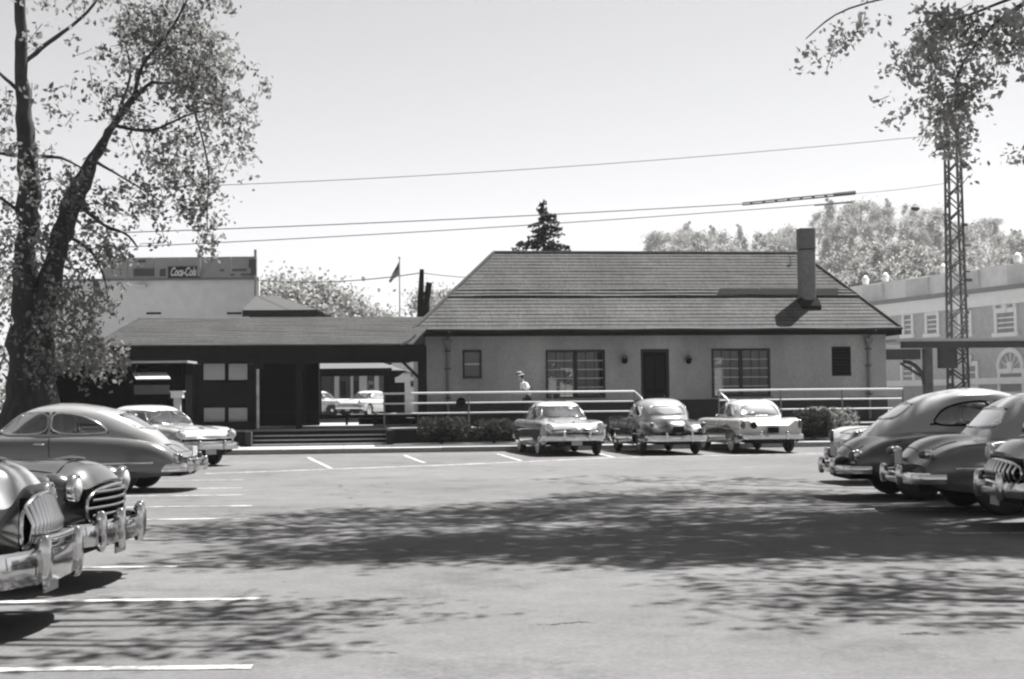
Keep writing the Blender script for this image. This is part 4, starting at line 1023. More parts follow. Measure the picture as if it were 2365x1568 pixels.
# model tables: x, half width, fender crown z, centre z, valley y, valley z, bottom z
fifty_five = dict(
    st=[(2.52, .84, .70, .66, .5, .66, .42), (2.46, .90, .86, .82, .5, .80, .36), (2.25, .94, .955, .93, .55, .92, .32), (1.6, .955, .985, 1.02, .6, .975, .28), (.9, .96, .99, 1.06, .6, 1.0, .26), (0, .965, .99, 1.0, .6, .99, .25), (-1.0, .965, .99, 1.0, .6, .99, .25),
        (-1.6, .96, 1.0, 1.01, .58, .995, .26), (-2.1, .945, 1.0, .98, .55, .965, .30), (-2.4, .92, .98, .92, .5, .91, .36), (-2.52, .86, .92, .80, .5, .80, .42)],
    gh=[(.92, 1.12, -1.62, .78), (1.06, .98, -1.50, .765), (1.20, .78, -1.38, .73), (1.33, .56, -1.24, .68), (1.42, .38, -1.12, .62), (1.485, .2, -.98, .53), (1.525, -.05, -.75, .38), (1.54, -.28, -.48, .12)],
    n=4.2, taper=(-.6, .16), arch=[(1.48, .40), (-1.44, .39)], wheels=[(1.48, 0), (-1.44, 0)],
    side_win=[[(.80, 1.03), (.66, 1.30), (.48, 1.385), (-.30, 1.40), (-.34, 1.03)], [(-.42, 1.03), (-.38, 1.40), (-.86, 1.37), (-1.10, 1.25), (-1.16, 1.03)]],
    front_win=[(0, 1.04), (.66, 1.04), (.60, 1.22), (.52, 1.38), (0, 1.405)], rear_win=[(0, 1.06), (.58, 1.06), (.53, 1.22), (.46, 1.36), (0, 1.38)],
    bump_f=(.10, .93, .50, .17, .16, (.36,), .12), bump_r=(.10, .92, .48, .16, .12, (.38,), .12),
    head=[(.74, .80, .105, .02)], tail=[(.83, .82, .055, .12, .01)], grille=(.58, .74, .66, 'h', 3),
    trim=[([(2.3, .80), (1.0, .76), (-.2, .74), (-1.2, .70), (-2.35, .68)], .014, 1, None)],
    seams=[[(1.0, .95), (1.02, .6), (.98, .32)], [(-.34, .96), (-.36, .6), (-.36, .3)], [(-1.08, .96), (-1.0, .7)]], handles=[(-.18, .84), (-.92, .84)], seats=(.05, -.85), whitewall=True)
pontoon49 = dict(   # fastback
    st=[(2.50, .78, .62, .70, .45, .66, .40), (2.40, .88, .80, .88, .5, .84, .34), (2.1, .92, .92, .99, .55, .95, .28), (1.5, .935, .97, 1.05, .58, 1.0, .25), (.8, .945, .99, 1.06, .6, 1.02, .24), (0, .95, .99, 1.02, .62, 1.01, .24), (-1.0, .95, .98, 1.0, .62, 1.0, .24),
        (-1.5, .94, .95, .95, .58, .95, .25), (-2.0, .915, .87, .86, .52, .86, .27), (-2.3, .88, .76, .76, .48, .76, .30), (-2.50, .78, .60, .60, .4, .60, .36)],
    gh=[(.83, 1.14, -2.12, .80), (1.02, .98, -1.92, .785), (1.16, .80, -1.72, .755), (1.30, .62, -1.48, .71), (1.42, .42, -1.20, .65), (1.50, .22, -.90, .55), (1.55, -.02, -.60, .38), (1.57, -.15, -.40, .15)],
    n=3.0, taper=(-.2, .42), arch=[(1.50, .39)], wheels=[(1.50, 0), (-1.40, 0)],
    side_win=[[(.78, 1.03), (.62, 1.26), (.40, 1.40), (-.14, 1.42), (-.16, 1.03)], [(-.22, 1.03), (-.20, 1.42), (-.68, 1.37), (-1.02, 1.22), (-1.22, 1.03)]],
    front_win=[(0, 1.07), (.66, 1.06), (.60, 1.24), (.50, 1.40), (0, 1.43)], rear_win=[(0, 1.10), (.38, 1.10), (.40, 1.22), (.36, 1.36), (0, 1.39)], split=True,
    bump_f=(.12, .90, .46, .16, .20, (.34, .60), .14, True), bump_r=(.13, .86, .43, .16, .18, (.34, .60), .13, True),
    head=[(.72, .78, .10, .02)], tail=[(.70, .60, .045, .07, .02)], grille=(.50, .66, .60, 'h', 3), bulge=[(-1.5, .52, .85, .34, .045)],
    trim=[([(-1.0, .52), (-1.6, .525), (-2.1, .53)], .018, 1, None), ([(.8, .56), (0, .55), (-.6, .545)], .014, 1, None)],
    seams=[[(.95, .97), (1.0, .6), (.95, .28)], [(-.22, .97), (-.25, .6), (-.3, .28)], [(-.86, .36), (-1.1, .36), (-1.75, .36)]], handles=[(-.05, .86)], seats=(.0, -.95), plz=.62)
forties = dict(   # tall rounded sedan with separate fenders
    st=[(2.42, .76, .82, .92, .36, .80, .46), (2.36, .86, .90, 1.05, .40, .90, .40), (2.1, .90, .95, 1.15, .44, .98, .34), (1.6, .91, .95, 1.17, .50, 1.02, .30), (1.0, .90, .97, 1.16, .55, 1.03, .28), (.4, .90, 1.0, 1.06, .62, 1.03, .27), (-.8, .90, 1.0, 1.04, .62, 1.02, .27),
        (-1.4, .91, .98, 1.03, .58, 1.01, .28), (-1.9, .90, .90, .98, .50, .93, .32), (-2.2, .84, .78, .88, .44, .80, .38), (-2.42, .70, .62, .70, .36, .64, .44)],
    gh=[(.91, 1.0, -2.05, .76), (1.10, .86, -1.84, .75), (1.24, .72, -1.66, .73), (1.38, .54, -1.44, .69), (1.50, .34, -1.20, .62), (1.58, .14, -.94, .52), (1.635, -.12, -.66, .34), (1.655, -.28, -.45, .12)],
    n=2.9, taper=(-.4, .34), arch=[(1.42, .40), (-1.38, .36)], wheels=[(1.42, 0), (-1.38, 0)],
    side_win=[[(.62, 1.10), (.50, 1.32), (.32, 1.45), (-.20, 1.47), (-.24, 1.10)], [(-.32, 1.10), (-.28, 1.47), (-.72, 1.43), (-.98, 1.34), (-1.16, 1.10)]],
    front_win=[(0, 1.14), (.60, 1.13), (.56, 1.30), (.46, 1.43), (0, 1.47)], rear_win=[(0, 1.20), (.34, 1.20), (.36, 1.31), (.32, 1.42), (0, 1.45)], split=True,
    bump_f=(.16, .88, .46, .17, .18, (.30,), .20, True), bump_r=(.12, .86, .46, .13, .16, (.36,), .13),
    head=[(.66, .84, .105, .02)], tail=[(.66, .66, .045, .08, .02)], grille=(.48, .90, .34, 'v', 13), bulge=[(1.45, .55, .75, .42, .07), (-1.5, .5, .72, .40, .10)], bow=(.34, .22),
    trim=[([(1.9, .68), (1.2, .66), (.9, .655)], .014, 1, None)],
    seams=[[(.72, 1.0), (.75, .6), (.70, .3)], [(-.28, 1.0), (-.30, .6), (-.3, .3)], [(-.95, .98), (-.85, .8)]], handles=[(-.12, .90), (-.75, .90)], seats=(-.05, -1.0), bright=False, plz=.64)
notch50 = dict(   # notchback sedan, bulged rear fenders
    st=[(2.50, .84, .84, .88, .5, .82, .42), (2.44, .90, .92, .99, .5, .90, .36), (2.15, .93, .96, 1.05, .52, .95, .30), (1.5, .935, .965, 1.06, .58, 1.0, .27), (.8, .94, .98, 1.07, .6, 1.02, .26), (0, .94, .99, 1.02, .62, 1.01, .26), (-1.0, .935, .98, 1.01, .62, 1.0, .26),
        (-1.5, .93, .95, 1.04, .50, .98, .27), (-2.0, .91, .90, 1.02, .46, .93, .30), (-2.3, .87, .80, .92, .42, .82, .34), (-2.48, .76, .64, .72, .36, .66, .42)],
    gh=[(.88, 1.06, -1.78, .77), (1.08, .90, -1.56, .76), (1.22, .74, -1.42, .735), (1.35, .56, -1.28, .69), (1.45, .38, -1.12, .62), (1.53, .18, -.92, .52), (1.575, -.08, -.70, .36), (1.595, -.26, -.48, .12)],
    n=3.4, taper=(-.5, .24), arch=[(1.46, .40), (-1.42, .38)], wheels=[(1.46, 0), (-1.42, 0)],
    side_win=[[(.74, 1.06), (.60, 1.30), (.42, 1.41), (-.24, 1.43), (-.28, 1.06)], [(-.36, 1.06), (-.32, 1.43), (-.78, 1.40), (-1.0, 1.30), (-1.12, 1.06)]],
    front_win=[(0, 1.09), (.64, 1.08), (.59, 1.26), (.50, 1.40), (0, 1.43)], rear_win=[(0, 1.12), (.52, 1.12), (.50, 1.24), (.43, 1.36), (0, 1.39)],
    bump_f=(.13, .92, .48, .17, .18, (.32, .62), .16, True), bump_r=(.12, .90, .46, .17, .14, (.36,), .14),
    head=[(.72, .84, .105, .02)], tail=[(.76, .78, .045, .055, .02)], grille=(.54, .74, .60, 'h', 4), bulge=[(-1.62, .56, .80, .36, .06), (1.7, .6, .8, .4, .02)],
    trim=[([(1.9, .72), (1.2, .70), (.6, .69)], .014, 1, None), ([(-1.15, .60), (-1.7, .60), (-2.1, .60)], .02, 1, None)],
    seams=[[(.95, .98), (1.0, .6), (.95, .3)], [(-.28, .98), (-.31, .6), (-.31, .3)], [(-.98, .97), (-.92, .75)]], handles=[(-.12, .86), (-.82, .86)], seats=(.0, -.9), plz=.64)
R_ = math.radians
def V(d, **k): q = dict(d); q.update(k); return q

# centre three by the kerb
gC = 'cars nosed in or out at the station kerb'
c1 = V(fifty_five, grille=(.60, .75, .74, 'h', 1), plate=M_offw)
CAR1, k1 = make_car('parked_car', 'two-tone fifties sedan with white roof and dark sides facing out by the shrubs', c1, (1.32, 42.0), R_(-80), P_lt, P_wht, ([(2.2, .92), (2.2, .42), (1.95, .32), (1.93, .74), (1.48, .80), (1.03, .74), (1.0, .31), (-.98, .30), (-1.0, .74), (-1.44, .78), (-1.88, .74), (-1.9, .34), (-2.3, .5), (-2.3, .74), (-.5, .90)], P_dkg), gC)
for y in (-.46, .46):
    MB().ell((k1.x1+.05, y, .675), (.05, .20, .035), 14, 8, .7).build('parking_light', M_chrome, CAR1, 60)
MB().ell((k1.x1+.04, 0, .73), (.07, .20, .06), 14, 8).build('grille_center', M_chrome, CAR1, 60)
CAR2, k2 = make_car('parked_car', 'dark rounded sedan seen from behind, second in the row at the kerb', V(notch50, plate=M_dark, tail=[(.74, .84, .07, .07, .02)]), (4.2, 42.0), R_(99), P_vdk, P_pale, None, gC)  # pale roof paint carries the light reflection on top of the car
CAR3, k3 = make_car('parked_car', 'cream sedan with dark lower rear flank seen from behind, right of the dark sedan', V(fifty_five, plate=M_dark, head=fifty_five['head']), (6.95, 42.5), R_(98), P_cream, P_wht, ([(1.0, .31), (1.0, .62), (.0, .70), (-1.2, .82), (-2.0, .62), (-2.35, .42), (-2.3, .40), (-1.92, .34), (-1.86, .62), (-1.44, .76), (-1.02, .62), (-.98, .30)], P_dkg), gC)
MB().lathe([(.001, -.02), (.085, -.015), (.1, .0), (.1, .01)], (k3.x0-.0, .55, .80), 16, 'x').build('filler_cap', M_dark, CAR3, 50)

# left row
gL = 'cars parked in the left row'
make_car('parked_car', 'pale forties sedan nearest the camera at the left edge with big chrome bumper', V(forties, bump_f=(.12, .92, .45, .24, .22, (.36,), .18, True)), (-5.66, 9.75), R_(1), P_pale, None, None, gL)
make_car('parked_car', 'dark nosed grey sedan with toothy grille, second from the camera in the left row', V(notch50, grille=(.50, .82, .56, 'h', 5), bump_f=(.12, .93, .45, .20, .20, (.30, .62), .17), trim=[([(2.15, .66), (1.9, .66), (1.7, .658)], .02, 1, None)], whitewall=False), (-5.97, 12.35), R_(0), P_dkg, None, None, gL)
make_car('parked_car', 'light grey fastback sedan with sloping tail towards the aisle in the left row', pontoon49, (-8.25, 25.6), R_(179), P_mid, P_pale, None, gL)  # roof paler than flanks: light from above put into the paint
make_car('parked_car', 'light sedan facing outward at an angle beyond the fastback by the dark hut', V(fifty_five, grille=(.56, .74, .74, 'h', 2)), (-9.3, 36.9), R_(-44), P_lt, P_wht, None, gL)
# right row
gR = 'cars parked in the right row'
make_car('parked_car', 'dark forties fastback with roof painted sunlit, tail towards the aisle, on the right', V(forties, wr=.36), (7.37, 21.9), R_(1), P_dkg, P_lt, None, gR)  # backlight painted in: pale roof over a dark body
make_car('parked_car', 'grey notchback sedan with chrome rear bumper between two cars on the right', V(notch50, bump_r=(.12, .93, .47, .15, .16, (.40,), .13)), (7.68, 19.1), R_(0), P_mid, P_pale, None, gR)  # sunlit top and shaded sides put into separate roof and body paints
make_car('parked_car', 'pale car cut by the right edge of the picture, its chrome nose towards the aisle', V(notch50, grille=(.52, .78, .58, 'v', 11), bump_f=(.12, .94, .47, .18, .20, (.42,), .16)), (8.12, 16.4), R_(178), P_pale, None, None, gR)
make_car('parked_car', 'light sedan mostly hidden behind the dark fastback on the right', fifty_five, (8.42, 25.9), R_(2), P_lt, None, None, gR)
# far white cars seen through the canopy
gF = 'far white cars beyond the tracks'
b1 = at(760, 956, 88); make_car('parked_car', 'bright white rounded car far off through the canopy, left of the sedan', notch50, (b1.x-.6, 88, .8), R_(-25), P_wht, None, None, gF)
b2 = at(843, 956, 86); make_car('parked_car', 'white sedan far off through the canopy, its front turned this way', fifty_five, (b2.x, 87.5, .8), R_(-112), P_wht, None, None, gF)
# ------------------------------------------------------------------ the man on the platform
s_, z_ = st(1217, 984, 6.5); MAN = empty('person', O0+UX*s_+UY*6.5+Vector((0, 0, .66)), TH+PI+.15, 'man in hat, pale shirt and dark trousers reading a paper behind the railing', 'person')
def skin(name, joints, edges, m, parent, sub=2):
    me = bpy.data.meshes.new(name); me.from_pydata([j[0] for j in joints], edges, []); me.materials.append(m)
    o = bpy.data.objects.new(name, me); col.objects.link(o); o.parent = parent
    md = o.modifiers.new('skin', 'SKIN'); md.use_smooth_shade = True
    for i, j in enumerate(joints):
        r = j[1]; me.skin_vertices[0].data[i].radius = (r, r) if not isinstance(r, tuple) else r
    me.skin_vertices[0].data[0].use_root = True
    sb = o.modifiers.new('sub', 'SUBSURF'); sb.levels = sub; sb.render_levels = sub
    dg = bpy.context.evaluated_depsgraph_get(); dg.update(); nm = bpy.data.meshes.new_from_object(o.evaluated_get(dg)); o.modifiers.clear(); o.data = nm
    for p in nm.polygons: p.use_smooth = True
    return o
M_skin = mat('skin', .34, .6, .05, 9); M_shirt = mat('pale_shirt', 1.1, .85, .06, 8); M_trous = mat('dark_trousers', .015, .9, .2, 8); M_hat = mat('felt_hat', .28, .8, .1, 9); M_shoe = mat('shoe', .01, .4, .1, 5)
J = [((0, 0, .95), (.13, .15)), ((.03, 0, 1.15), (.12, .15)), ((.09, 0, 1.36), (.12, .17)), ((.13, 0, 1.47), .07), ((.17, 0, 1.54), .055), ((.21, 0, 1.63), (.085, .08)), ((.225, 0, 1.70), (.09, .08))]
E = [(0, 1), (1, 2), (2, 3), (3, 4), (4, 5), (5, 6)]
for sg in (-1, 1):
    k = len(J); J += [((.09, sg*.19, 1.42), .06), ((.09, sg*.235, 1.16), .047), ((.30, sg*.15, 1.07), .036), ((.37, sg*.11, 1.09), .03), ((.43, sg*.09, 1.10), (.018, .04))]
    E += [(2, k), (k, k+1), (k+1, k+2), (k+2, k+3), (k+3, k+4)]
    for f, (dy, ln) in enumerate(((-.03, .06), (-.01, .07), (.01, .072), (.03, .055))):
        a = len(J); J += [((.46, sg*.09+dy, 1.11), .0095), ((.46+ln*.7, sg*.085+dy*.9, 1.125), .0085), ((.46+ln, sg*.08+dy*.8, 1.11), .007)]; E += [(k+4, a), (a, a+1), (a+1, a+2)]
    a = len(J); J += [((.41, sg*.055, 1.12), .011), ((.44, sg*.035, 1.135), .009)]; E += [(k+3, a), (a, a+1)]
    k = len(J); J += [((-.01, sg*.10, .86), .10), ((.02, sg*.105, .50), .062), ((-.03, sg*.11, .10), .045), ((.0, sg*.11, .05), .04), ((.12, sg*.12, .04), .035)]
    E += [(0, k), (k, k+1), (k+1, k+2), (k+2, k+3), (k+3, k+4)]
skin('body', J, E, M_skin, MAN)
HD = (.235, 0, 1.655)
hd = MB(); hd.ell(HD, (.10, .078, .125), 20, 14)
hd.ell((.335, 0, 1.635), (.022, .014, .026), 8, 6); hd.ell((.225, .08, 1.64), (.022, .014, .034), 8, 6); hd.ell((.225, -.08, 1.64), (.022, .014, .034), 8, 6); hd.ell((.318, 0, 1.585), (.014, .026, .006), 8, 6)
hdo = hd.build('head', M_skin, MAN, 60)
for sg in (-1, 1): MB().ell((.322, sg*.032, 1.665), (.008, .012, .007), 8, 6).build('eye', M_black, hdo, 60)
MB().ell((.205, 0, 1.665), (.10, .083, .105), 16, 10).build('hair', M_trous, hdo, 60)
skin('shirt', [((.0, 0, 1.20), (.165, .185)), ((.03, 0, 1.22), (.145, .175)), ((.09, 0, 1.36), (.145, .19)), ((.125, 0, 1.45), .085), ((.09, .19, 1.42), .08), ((.09, .238, 1.20), .065), ((.09, -.19, 1.42), .08), ((.09, -.238, 1.20), .065)], [(0, 1), (1, 2), (2, 3), (2, 4), (4, 5), (2, 6), (6, 7)], M_shirt, MAN)
skin('trousers', [((0, 0, .98), (.19, .20)), ((-.01, .10, .84), .115), ((.02, .105, .50), .085), ((-.03, .11, .12), .075), ((-.01, -.10, .84), .115), ((.02, -.105, .50), .085), ((-.03, -.11, .12), .075), ((.0, 0, 1.12), (.17, .185))], [(0, 1), (1, 2), (2, 3), (0, 4), (4, 5), (5, 6), (0, 7)], M_trous, MAN)
HT_ = MB(); HT_.lathe([(.085, .0), (.165, -.012), (.17, -.004), (.10, .015), (.098, .05), (.088, .10), (.05, .118), (.001, .105)], (0, 0, 0), 24).build('hat', M_hat, MAN, 60)
o = HT_ if hasattr(HT_, 'location') else bpy.data.objects[[x.name for x in MAN.children if x.name.startswith('hat')][0]]
o.location = (.235, 0, 1.725); o.rotation_euler = (0, R_(14), 0)
MB().lathe([(.1005, .014), (.1005, .045), (.098, .046)], (0, 0, 0), 24).build('hat_band', M_black, o, 60)
for sg in (-1, 1): MB().ell((.06, sg*.115, .045), (.14, .05, .045), 12, 8, .8).build('shoe', M_shoe, MAN, 60)
PP = empty('folded_paper', MAN.matrix_basis @ Vector((.47, 0, 1.125)), MAN.rotation_euler.z, 'small folded paper held in the hands of the man in the hat', 'paper')
MB().hexa([(-.06, -.10, 0), (.10, -.10, .03), (.10, .10, .03), (-.06, .10, 0), (-.06, -.10, .006), (.10, -.10, .036), (.10, .10, .036), (-.06, .10, .006)]).build('sheet', M_offw, PP)

MAN.scale = (1.14, 1.06, 1.06)
bpy.context.view_layer.update()
PP.location = MAN.matrix_basis @ Vector((.47, 0, 1.125))
# ------------------------------------------------------------------ vegetation
def leaf_quads(centers, size, asp=.55, seed=1, droop=.3, up=None):
    rs = np.random.RandomState(seed); n = len(centers); C = np.asarray(centers)
    d = rs.normal(size=(n, 3)); d[:, 2] -= droop; d /= np.linalg.norm(d, axis=1)[:, None]
    e = rs.normal(size=(n, 3)); e -= (e*d).sum(1)[:, None]*d; e /= np.linalg.norm(e, axis=1)[:, None]
    s_ = size*(.6+.8*rs.rand(n))[:, None]
    nn = np.cross(d, e)*s_*.12
    V_ = np.stack([C-d*s_*.5, C+e*s_*asp*.5+nn, C+d*s_*.5, C-e*s_*asp*.5+nn], 1).reshape(-1, 3)
    return V_
def leaf_obj(name, V_, m, parent):
    n = len(V_)//4; me = bpy.data.meshes.new(name); me.vertices.add(len(V_)); me.vertices.foreach_set('co', V_.astype(np.float32).ravel())
    me.loops.add(4*n); me.loops.foreach_set('vertex_index', np.arange(4*n, dtype=np.int32)); me.polygons.add(n)
    me.polygons.foreach_set('loop_start', np.arange(0, 4*n, 4, dtype=np.int32)); me.polygons.foreach_set('loop_total', np.full(n, 4, dtype=np.int32))
    me.update(calc_edges=True); me.materials.append(m); o = bpy.data.objects.new(name, me); col.objects.link(o); o.parent = parent; return o
def sprays(c, r, n, rs, length=.5, nl=10, droop=.7, spread=.10):
    """leaf centres of n drooping sprays inside an ellipsoid, and their twigs"""
    out = []; tw = []
    c = np.array(c); r = np.array(r)
    for _ in range(n):
        v = rs.normal(size=3); v /= np.linalg.norm(v); v *= rs.rand()**.45; p = c+v*r
        d = rs.normal(size=3)*.6+v*.5; d[2] -= droop; d /= np.linalg.norm(d); L = length*(.5+rs.rand())
        q = p+d*L; tw.append((p, q)); t = rs.rand(nl)[:, None]; out.append(p+d*L*t+rs.normal(size=(nl, 3))*spread)
    return out, tw
M_leafL = leaf_mat('leaf_left_tree', .20, .5); M_leafR = leaf_mat('leaf_right_glare', .42, .65); M_leafd = leaf_mat('leaf_dark', .055, .3)  # right tree leaf lifted: sky glare is put into its colour
rs = np.random.RandomState(3)
# left double-trunked tree
YT = 30.0
base = at(62, 930, YT); LT = empty('leafy_tree', (base.x, YT, 0), 0, 'double-trunked tree with dappled leafy crown rising at the left', 'tree')
LO = np.array(LT.location)
def lp(px, py, Y=YT): return at(px, py, Y)-LT.location
tk = MB()
def limb(mb, pts, w, n=9):
    P = crom([tuple(p) for p in pts], 5); Wd = np.interp(np.linspace(0, 1, len(P)), np.linspace(0, 1, len(w)), w)
    j = rs.normal(size=P.shape)*Wd[:, None]*.10; j[0] = 0; mb.tube([tuple(q) for q in (P+j)], list(Wd*(1+.08*rs.normal(size=len(P)))), n)
k_ = YT/3283
b0 = lp(62, 1000); b0.z = -.05
limb(tk, [b0, lp(64, 880), lp(62, 740), lp(62, 600), lp(66, 450), lp(58, 300), lp(50, 150), lp(46, 20), lp(40, -160)], [75*k_, 50*k_, 34*k_, 27*k_, 26*k_, 20*k_, 15*k_, 13*k_, 9*k_], 12)
b1_ = lp(92, 1000); b1_.z = -.05
limb(tk, [b1_, lp(92, 800), lp(108, 680), lp(138, 560), lp(170, 460), lp(215, 370), lp(262, 290), lp(310, 225), lp(350, 190)], [58*k_, 34*k_, 26*k_, 24*k_, 25*k_, 14*k_, 9*k_, 7*k_, 4*k_], 12)
for pts, wd in [([(62, 355), (30, 358), (-30, 350), (-90, 340)], 7), ([(66, 362), (110, 362), (150, 368), (200, 395)], 6), ([(310, 225), (330, 150), (400, 60), (450, -40)], 6), ([(215, 370), (300, 420), (380, 470)], 4),
                ([(170, 460), (240, 520), (290, 540), (318, 572)], 6), ([(150, 540), (210, 580), (240, 640), (250, 700)], 5), ([(262, 290), (350, 300), (450, 260), (540, 250)], 5), ([(350, 190), (430, 190), (500, 150)], 4),
                ([(450, 260), (480, 380), (478, 480), (480, 540)], 3), ([(50, 150), (110, 100), (200, 30), (260, -60)], 7), ([(64, 700), (130, 760), (200, 780)], 5), ([(60, 500), (20, 470), (-40, 430)], 6), ([(262, 290), (300, 180), (290, 100)], 5), ([(55, 220), (0, 170), (-60, 120)], 6)]:
    dY = rs.uniform(-1.5, 1.5); n_ = len(pts)
    limb(tk, [lp(p[0], p[1], YT+dY*i/(n_-1)) for i, p in enumerate(pts)], [wd*k_, wd*.6*k_, wd*.3*k_], 7)
blobs = [ # px, py, rx, ry, sprays
 (420, 60, 110, 70, 60), (360, 110, 90, 70, 46), (480, 130, 70, 80, 46), (330, 40, 90, 60, 26), (410, 180, 90, 60, 46), (470, 230, 70, 50, 30), (540, 250, 50, 60, 17), (520, 330, 45, 40, 12), (440, 320, 80, 50, 24), (400, 400, 90, 45, 28), (480, 400, 50, 40, 16),
 (340, 340, 60, 60, 14), (280, 210, 60, 50, 18), (240, 130, 60, 60, 12), (150, 230, 60, 50, 7), (250, 250, 40, 60, 6), (370, 470, 60, 50, 16), (440, 470, 30, 45, 12), (482, 510, 22, 60, 20), (300, 440, 60, 50, 12), (560, 160, 40, 50, 3), (640, 200, 50, 60, 2),
 (200, 420, 60, 50, 22), (120, 400, 50, 50, 20), (150, 470, 60, 50, 26), (230, 500, 60, 50, 26), (60, 330, 50, 40, 14), (10, 440, 40, 70, 20), (100, 540, 60, 50, 26), (200, 570, 70, 45, 30), (270, 560, 50, 30, 22), (20, 560, 50, 60, 26),
 (110, 640, 70, 50, 34), (200, 660, 60, 50, 34), (20, 660, 50, 60, 26), (160, 740, 60, 50, 60), (110, 800, 60, 50, 60), (190, 810, 50, 35, 60), (250, 815, 60, 28, 50), (60, 860, 50, 40, 14), (20, 780, 40, 80, 34), (150, 700, 60, 40, 36), (-30, 300, 50, 90, 20), (-40, 700, 60, 150, 40), (20, 250, 40, 60, 7), (80, 60, 60, 60, 5), (200, -30, 120, 60, 20), (440, -60, 130, 70, 40)]
lc = []; twg = MB()
for (px, py, rx, ry, n_) in blobs:
    n_ *= .55 if (px < 240 and 300 < py < 660) else (.5 if py > 680 else (.75 if py > 380 else .95))
    Y_ = YT+rs.uniform(-.8, 1.2); c = at(px, py, Y_); kk = Y_/3283
    L, tws = sprays(np.array(c)-LO, (rx*kk, 1.5, ry*kk), int(n_*1.35), rs, .45, 11, .8, .085); lc += L
    for (p, q) in tws[::2]: twg.tube([tuple(p), tuple(q)], .008, 3, False)
tk.build('trunk', M_bark, LT, 60, fix=False)
tw_o = twg.build('twigs', M_bark, LT, fix=False); tw_o['kind'] = 'stuff'
leaf_obj('crown', leaf_quads(np.concatenate(lc), .125, .6, 5), M_leafL, LT)

# right tree overhanging from beyond the edge: its twigs show at the top right, its crown shades the lot
def shade_tree(name, label, tx, ty, blobs3, leafm, size, seed, h=9, dens=1.0, vis=()):
    T = empty(name, (tx, ty, 0), 0, label, 'tree'); O = np.array((tx, ty, 0.)); r2 = np.random.RandomState(seed); mb = MB(); lcs = []; lv = []; tw = MB()
    limb(mb, [Vector((0, 0, -.05)), Vector((.1, 0, 2.5)), Vector((-.1, .1, 5)), Vector((.1, .2, h))], [.48, .34, .30, .2], 12)
    for (x, y, z, rx, ry, rz_, n_) in blobs3:
        c = np.array((x, y, z)); L, t_ = sprays(c-O, (rx, ry, rz_), int(n_*dens), r2, .6, 12, .5, .16); lcs += L
        s0 = Vector((0, 0, h*r2.uniform(.65, 1))); e = Vector(c-O); m_ = s0.lerp(e, .5)+Vector((0, 0, .8))
        limb(mb, [s0, m_, e], [.13, .08, .02], 6)
        for (p, q) in t_[::3]: tw.tube([tuple(p), tuple(q)], .012, 3, False)
    for (px, py, Y, rx, ry, n_) in vis:
        c = np.array(at(px, py, Y)); kk = Y/3283; L, t_ = sprays(c-O, (rx*kk, .8, ry*kk), max(1, int(n_*.78)), r2, .28, 11, .8, .07); lv += L
        for (p, q) in t_[::2]: tw.tube([tuple(p), tuple(q)], .007, 3, False)
    for pts, wd in VIS_L.get(name, []):
        limb(mb, [at(a, b, Y)-Vector((tx, ty, 0)) for a, b, Y in pts], [wd, wd*.6, wd*.25], 6)
    mb.build('trunk', M_bark, T, 60, fix=False); tw.build('twigs', M_bark, T, fix=False)['kind'] = 'stuff'
    Q = leaf_quads(np.concatenate(lcs), size, .62, seed+1)
    if lv: Q = np.concatenate([Q, leaf_quads(np.concatenate(lv), .10, .62, seed+2)])
    leaf_obj('crown', Q, leafm, T); return T
VIS_L = {'elm_tree': [([(2500, -60, 21), (2330, 30, 21), (2240, 120, 21), (2200, 200, 21)], .05), ([(2420, -40, 21), (2300, 10, 21), (2140, 70, 21)], .04), ([(2380, -80, 21), (2200, -40, 21), (1960, 20, 21), (1860, 90, 21)], .03)]}
def shadeblob(px, py, rx, ry, h, n, rz_=1.2):   # crown blob whose shade falls at the ground pixel
    g_ = ground(px, py); return (g_.x+SX*h, g_.y+SY*h, h, rx, ry, rz_, n)
bl = []
for (px, py, rx, ry, h, n_) in [(560, 1225, 1.6, 1.6, 11, 26), (620, 1290, 1.4, 1.0, 10.5, 22), (760, 1190, 1.3, 1.6, 11, 22), (850, 1255, 1.8, 1.7, 11.5, 44), (1000, 1200, 1.6, 2.2, 12, 44), (1050, 1270, 1.8, 1.6, 11, 60), (1220, 1180, 1.8, 2.2, 12, 60), (1250, 1250, 1.9, 1.8, 11.5, 66),
     (1420, 1160, 1.9, 2.4, 12.5, 50), (1460, 1230, 1.9, 2.0, 12, 60), (1520, 1285, 1.8, 1.1, 11, 46), (1600, 1140, 1.9, 2.2, 13, 34), (1680, 1200, 1.9, 2.0, 12, 54), (1750, 1265, 1.8, 1.4, 11.5, 60), (1850, 1150, 1.8, 2.2, 12.5, 44), (1900, 1230, 2.0, 1.7, 12, 70),
     (2050, 1260, 1.7, 1.4, 11, 66), (2060, 1210, 1.5, 1.2, 11.5, 50), (2250, 1240, 1.6, 1.5, 11, 60), (2350, 1260, 1.7, 1.2, 11, 60), (1400, 1110, 1.6, 1.8, 13, 9), (1750, 1110, 2, 2, 13.5, 14), (480, 1230, 1.2, 1.2, 10.5, 9)]:
    bl.append(shadeblob(px, py, rx*.92, ry*.85, h, n_*2.9))
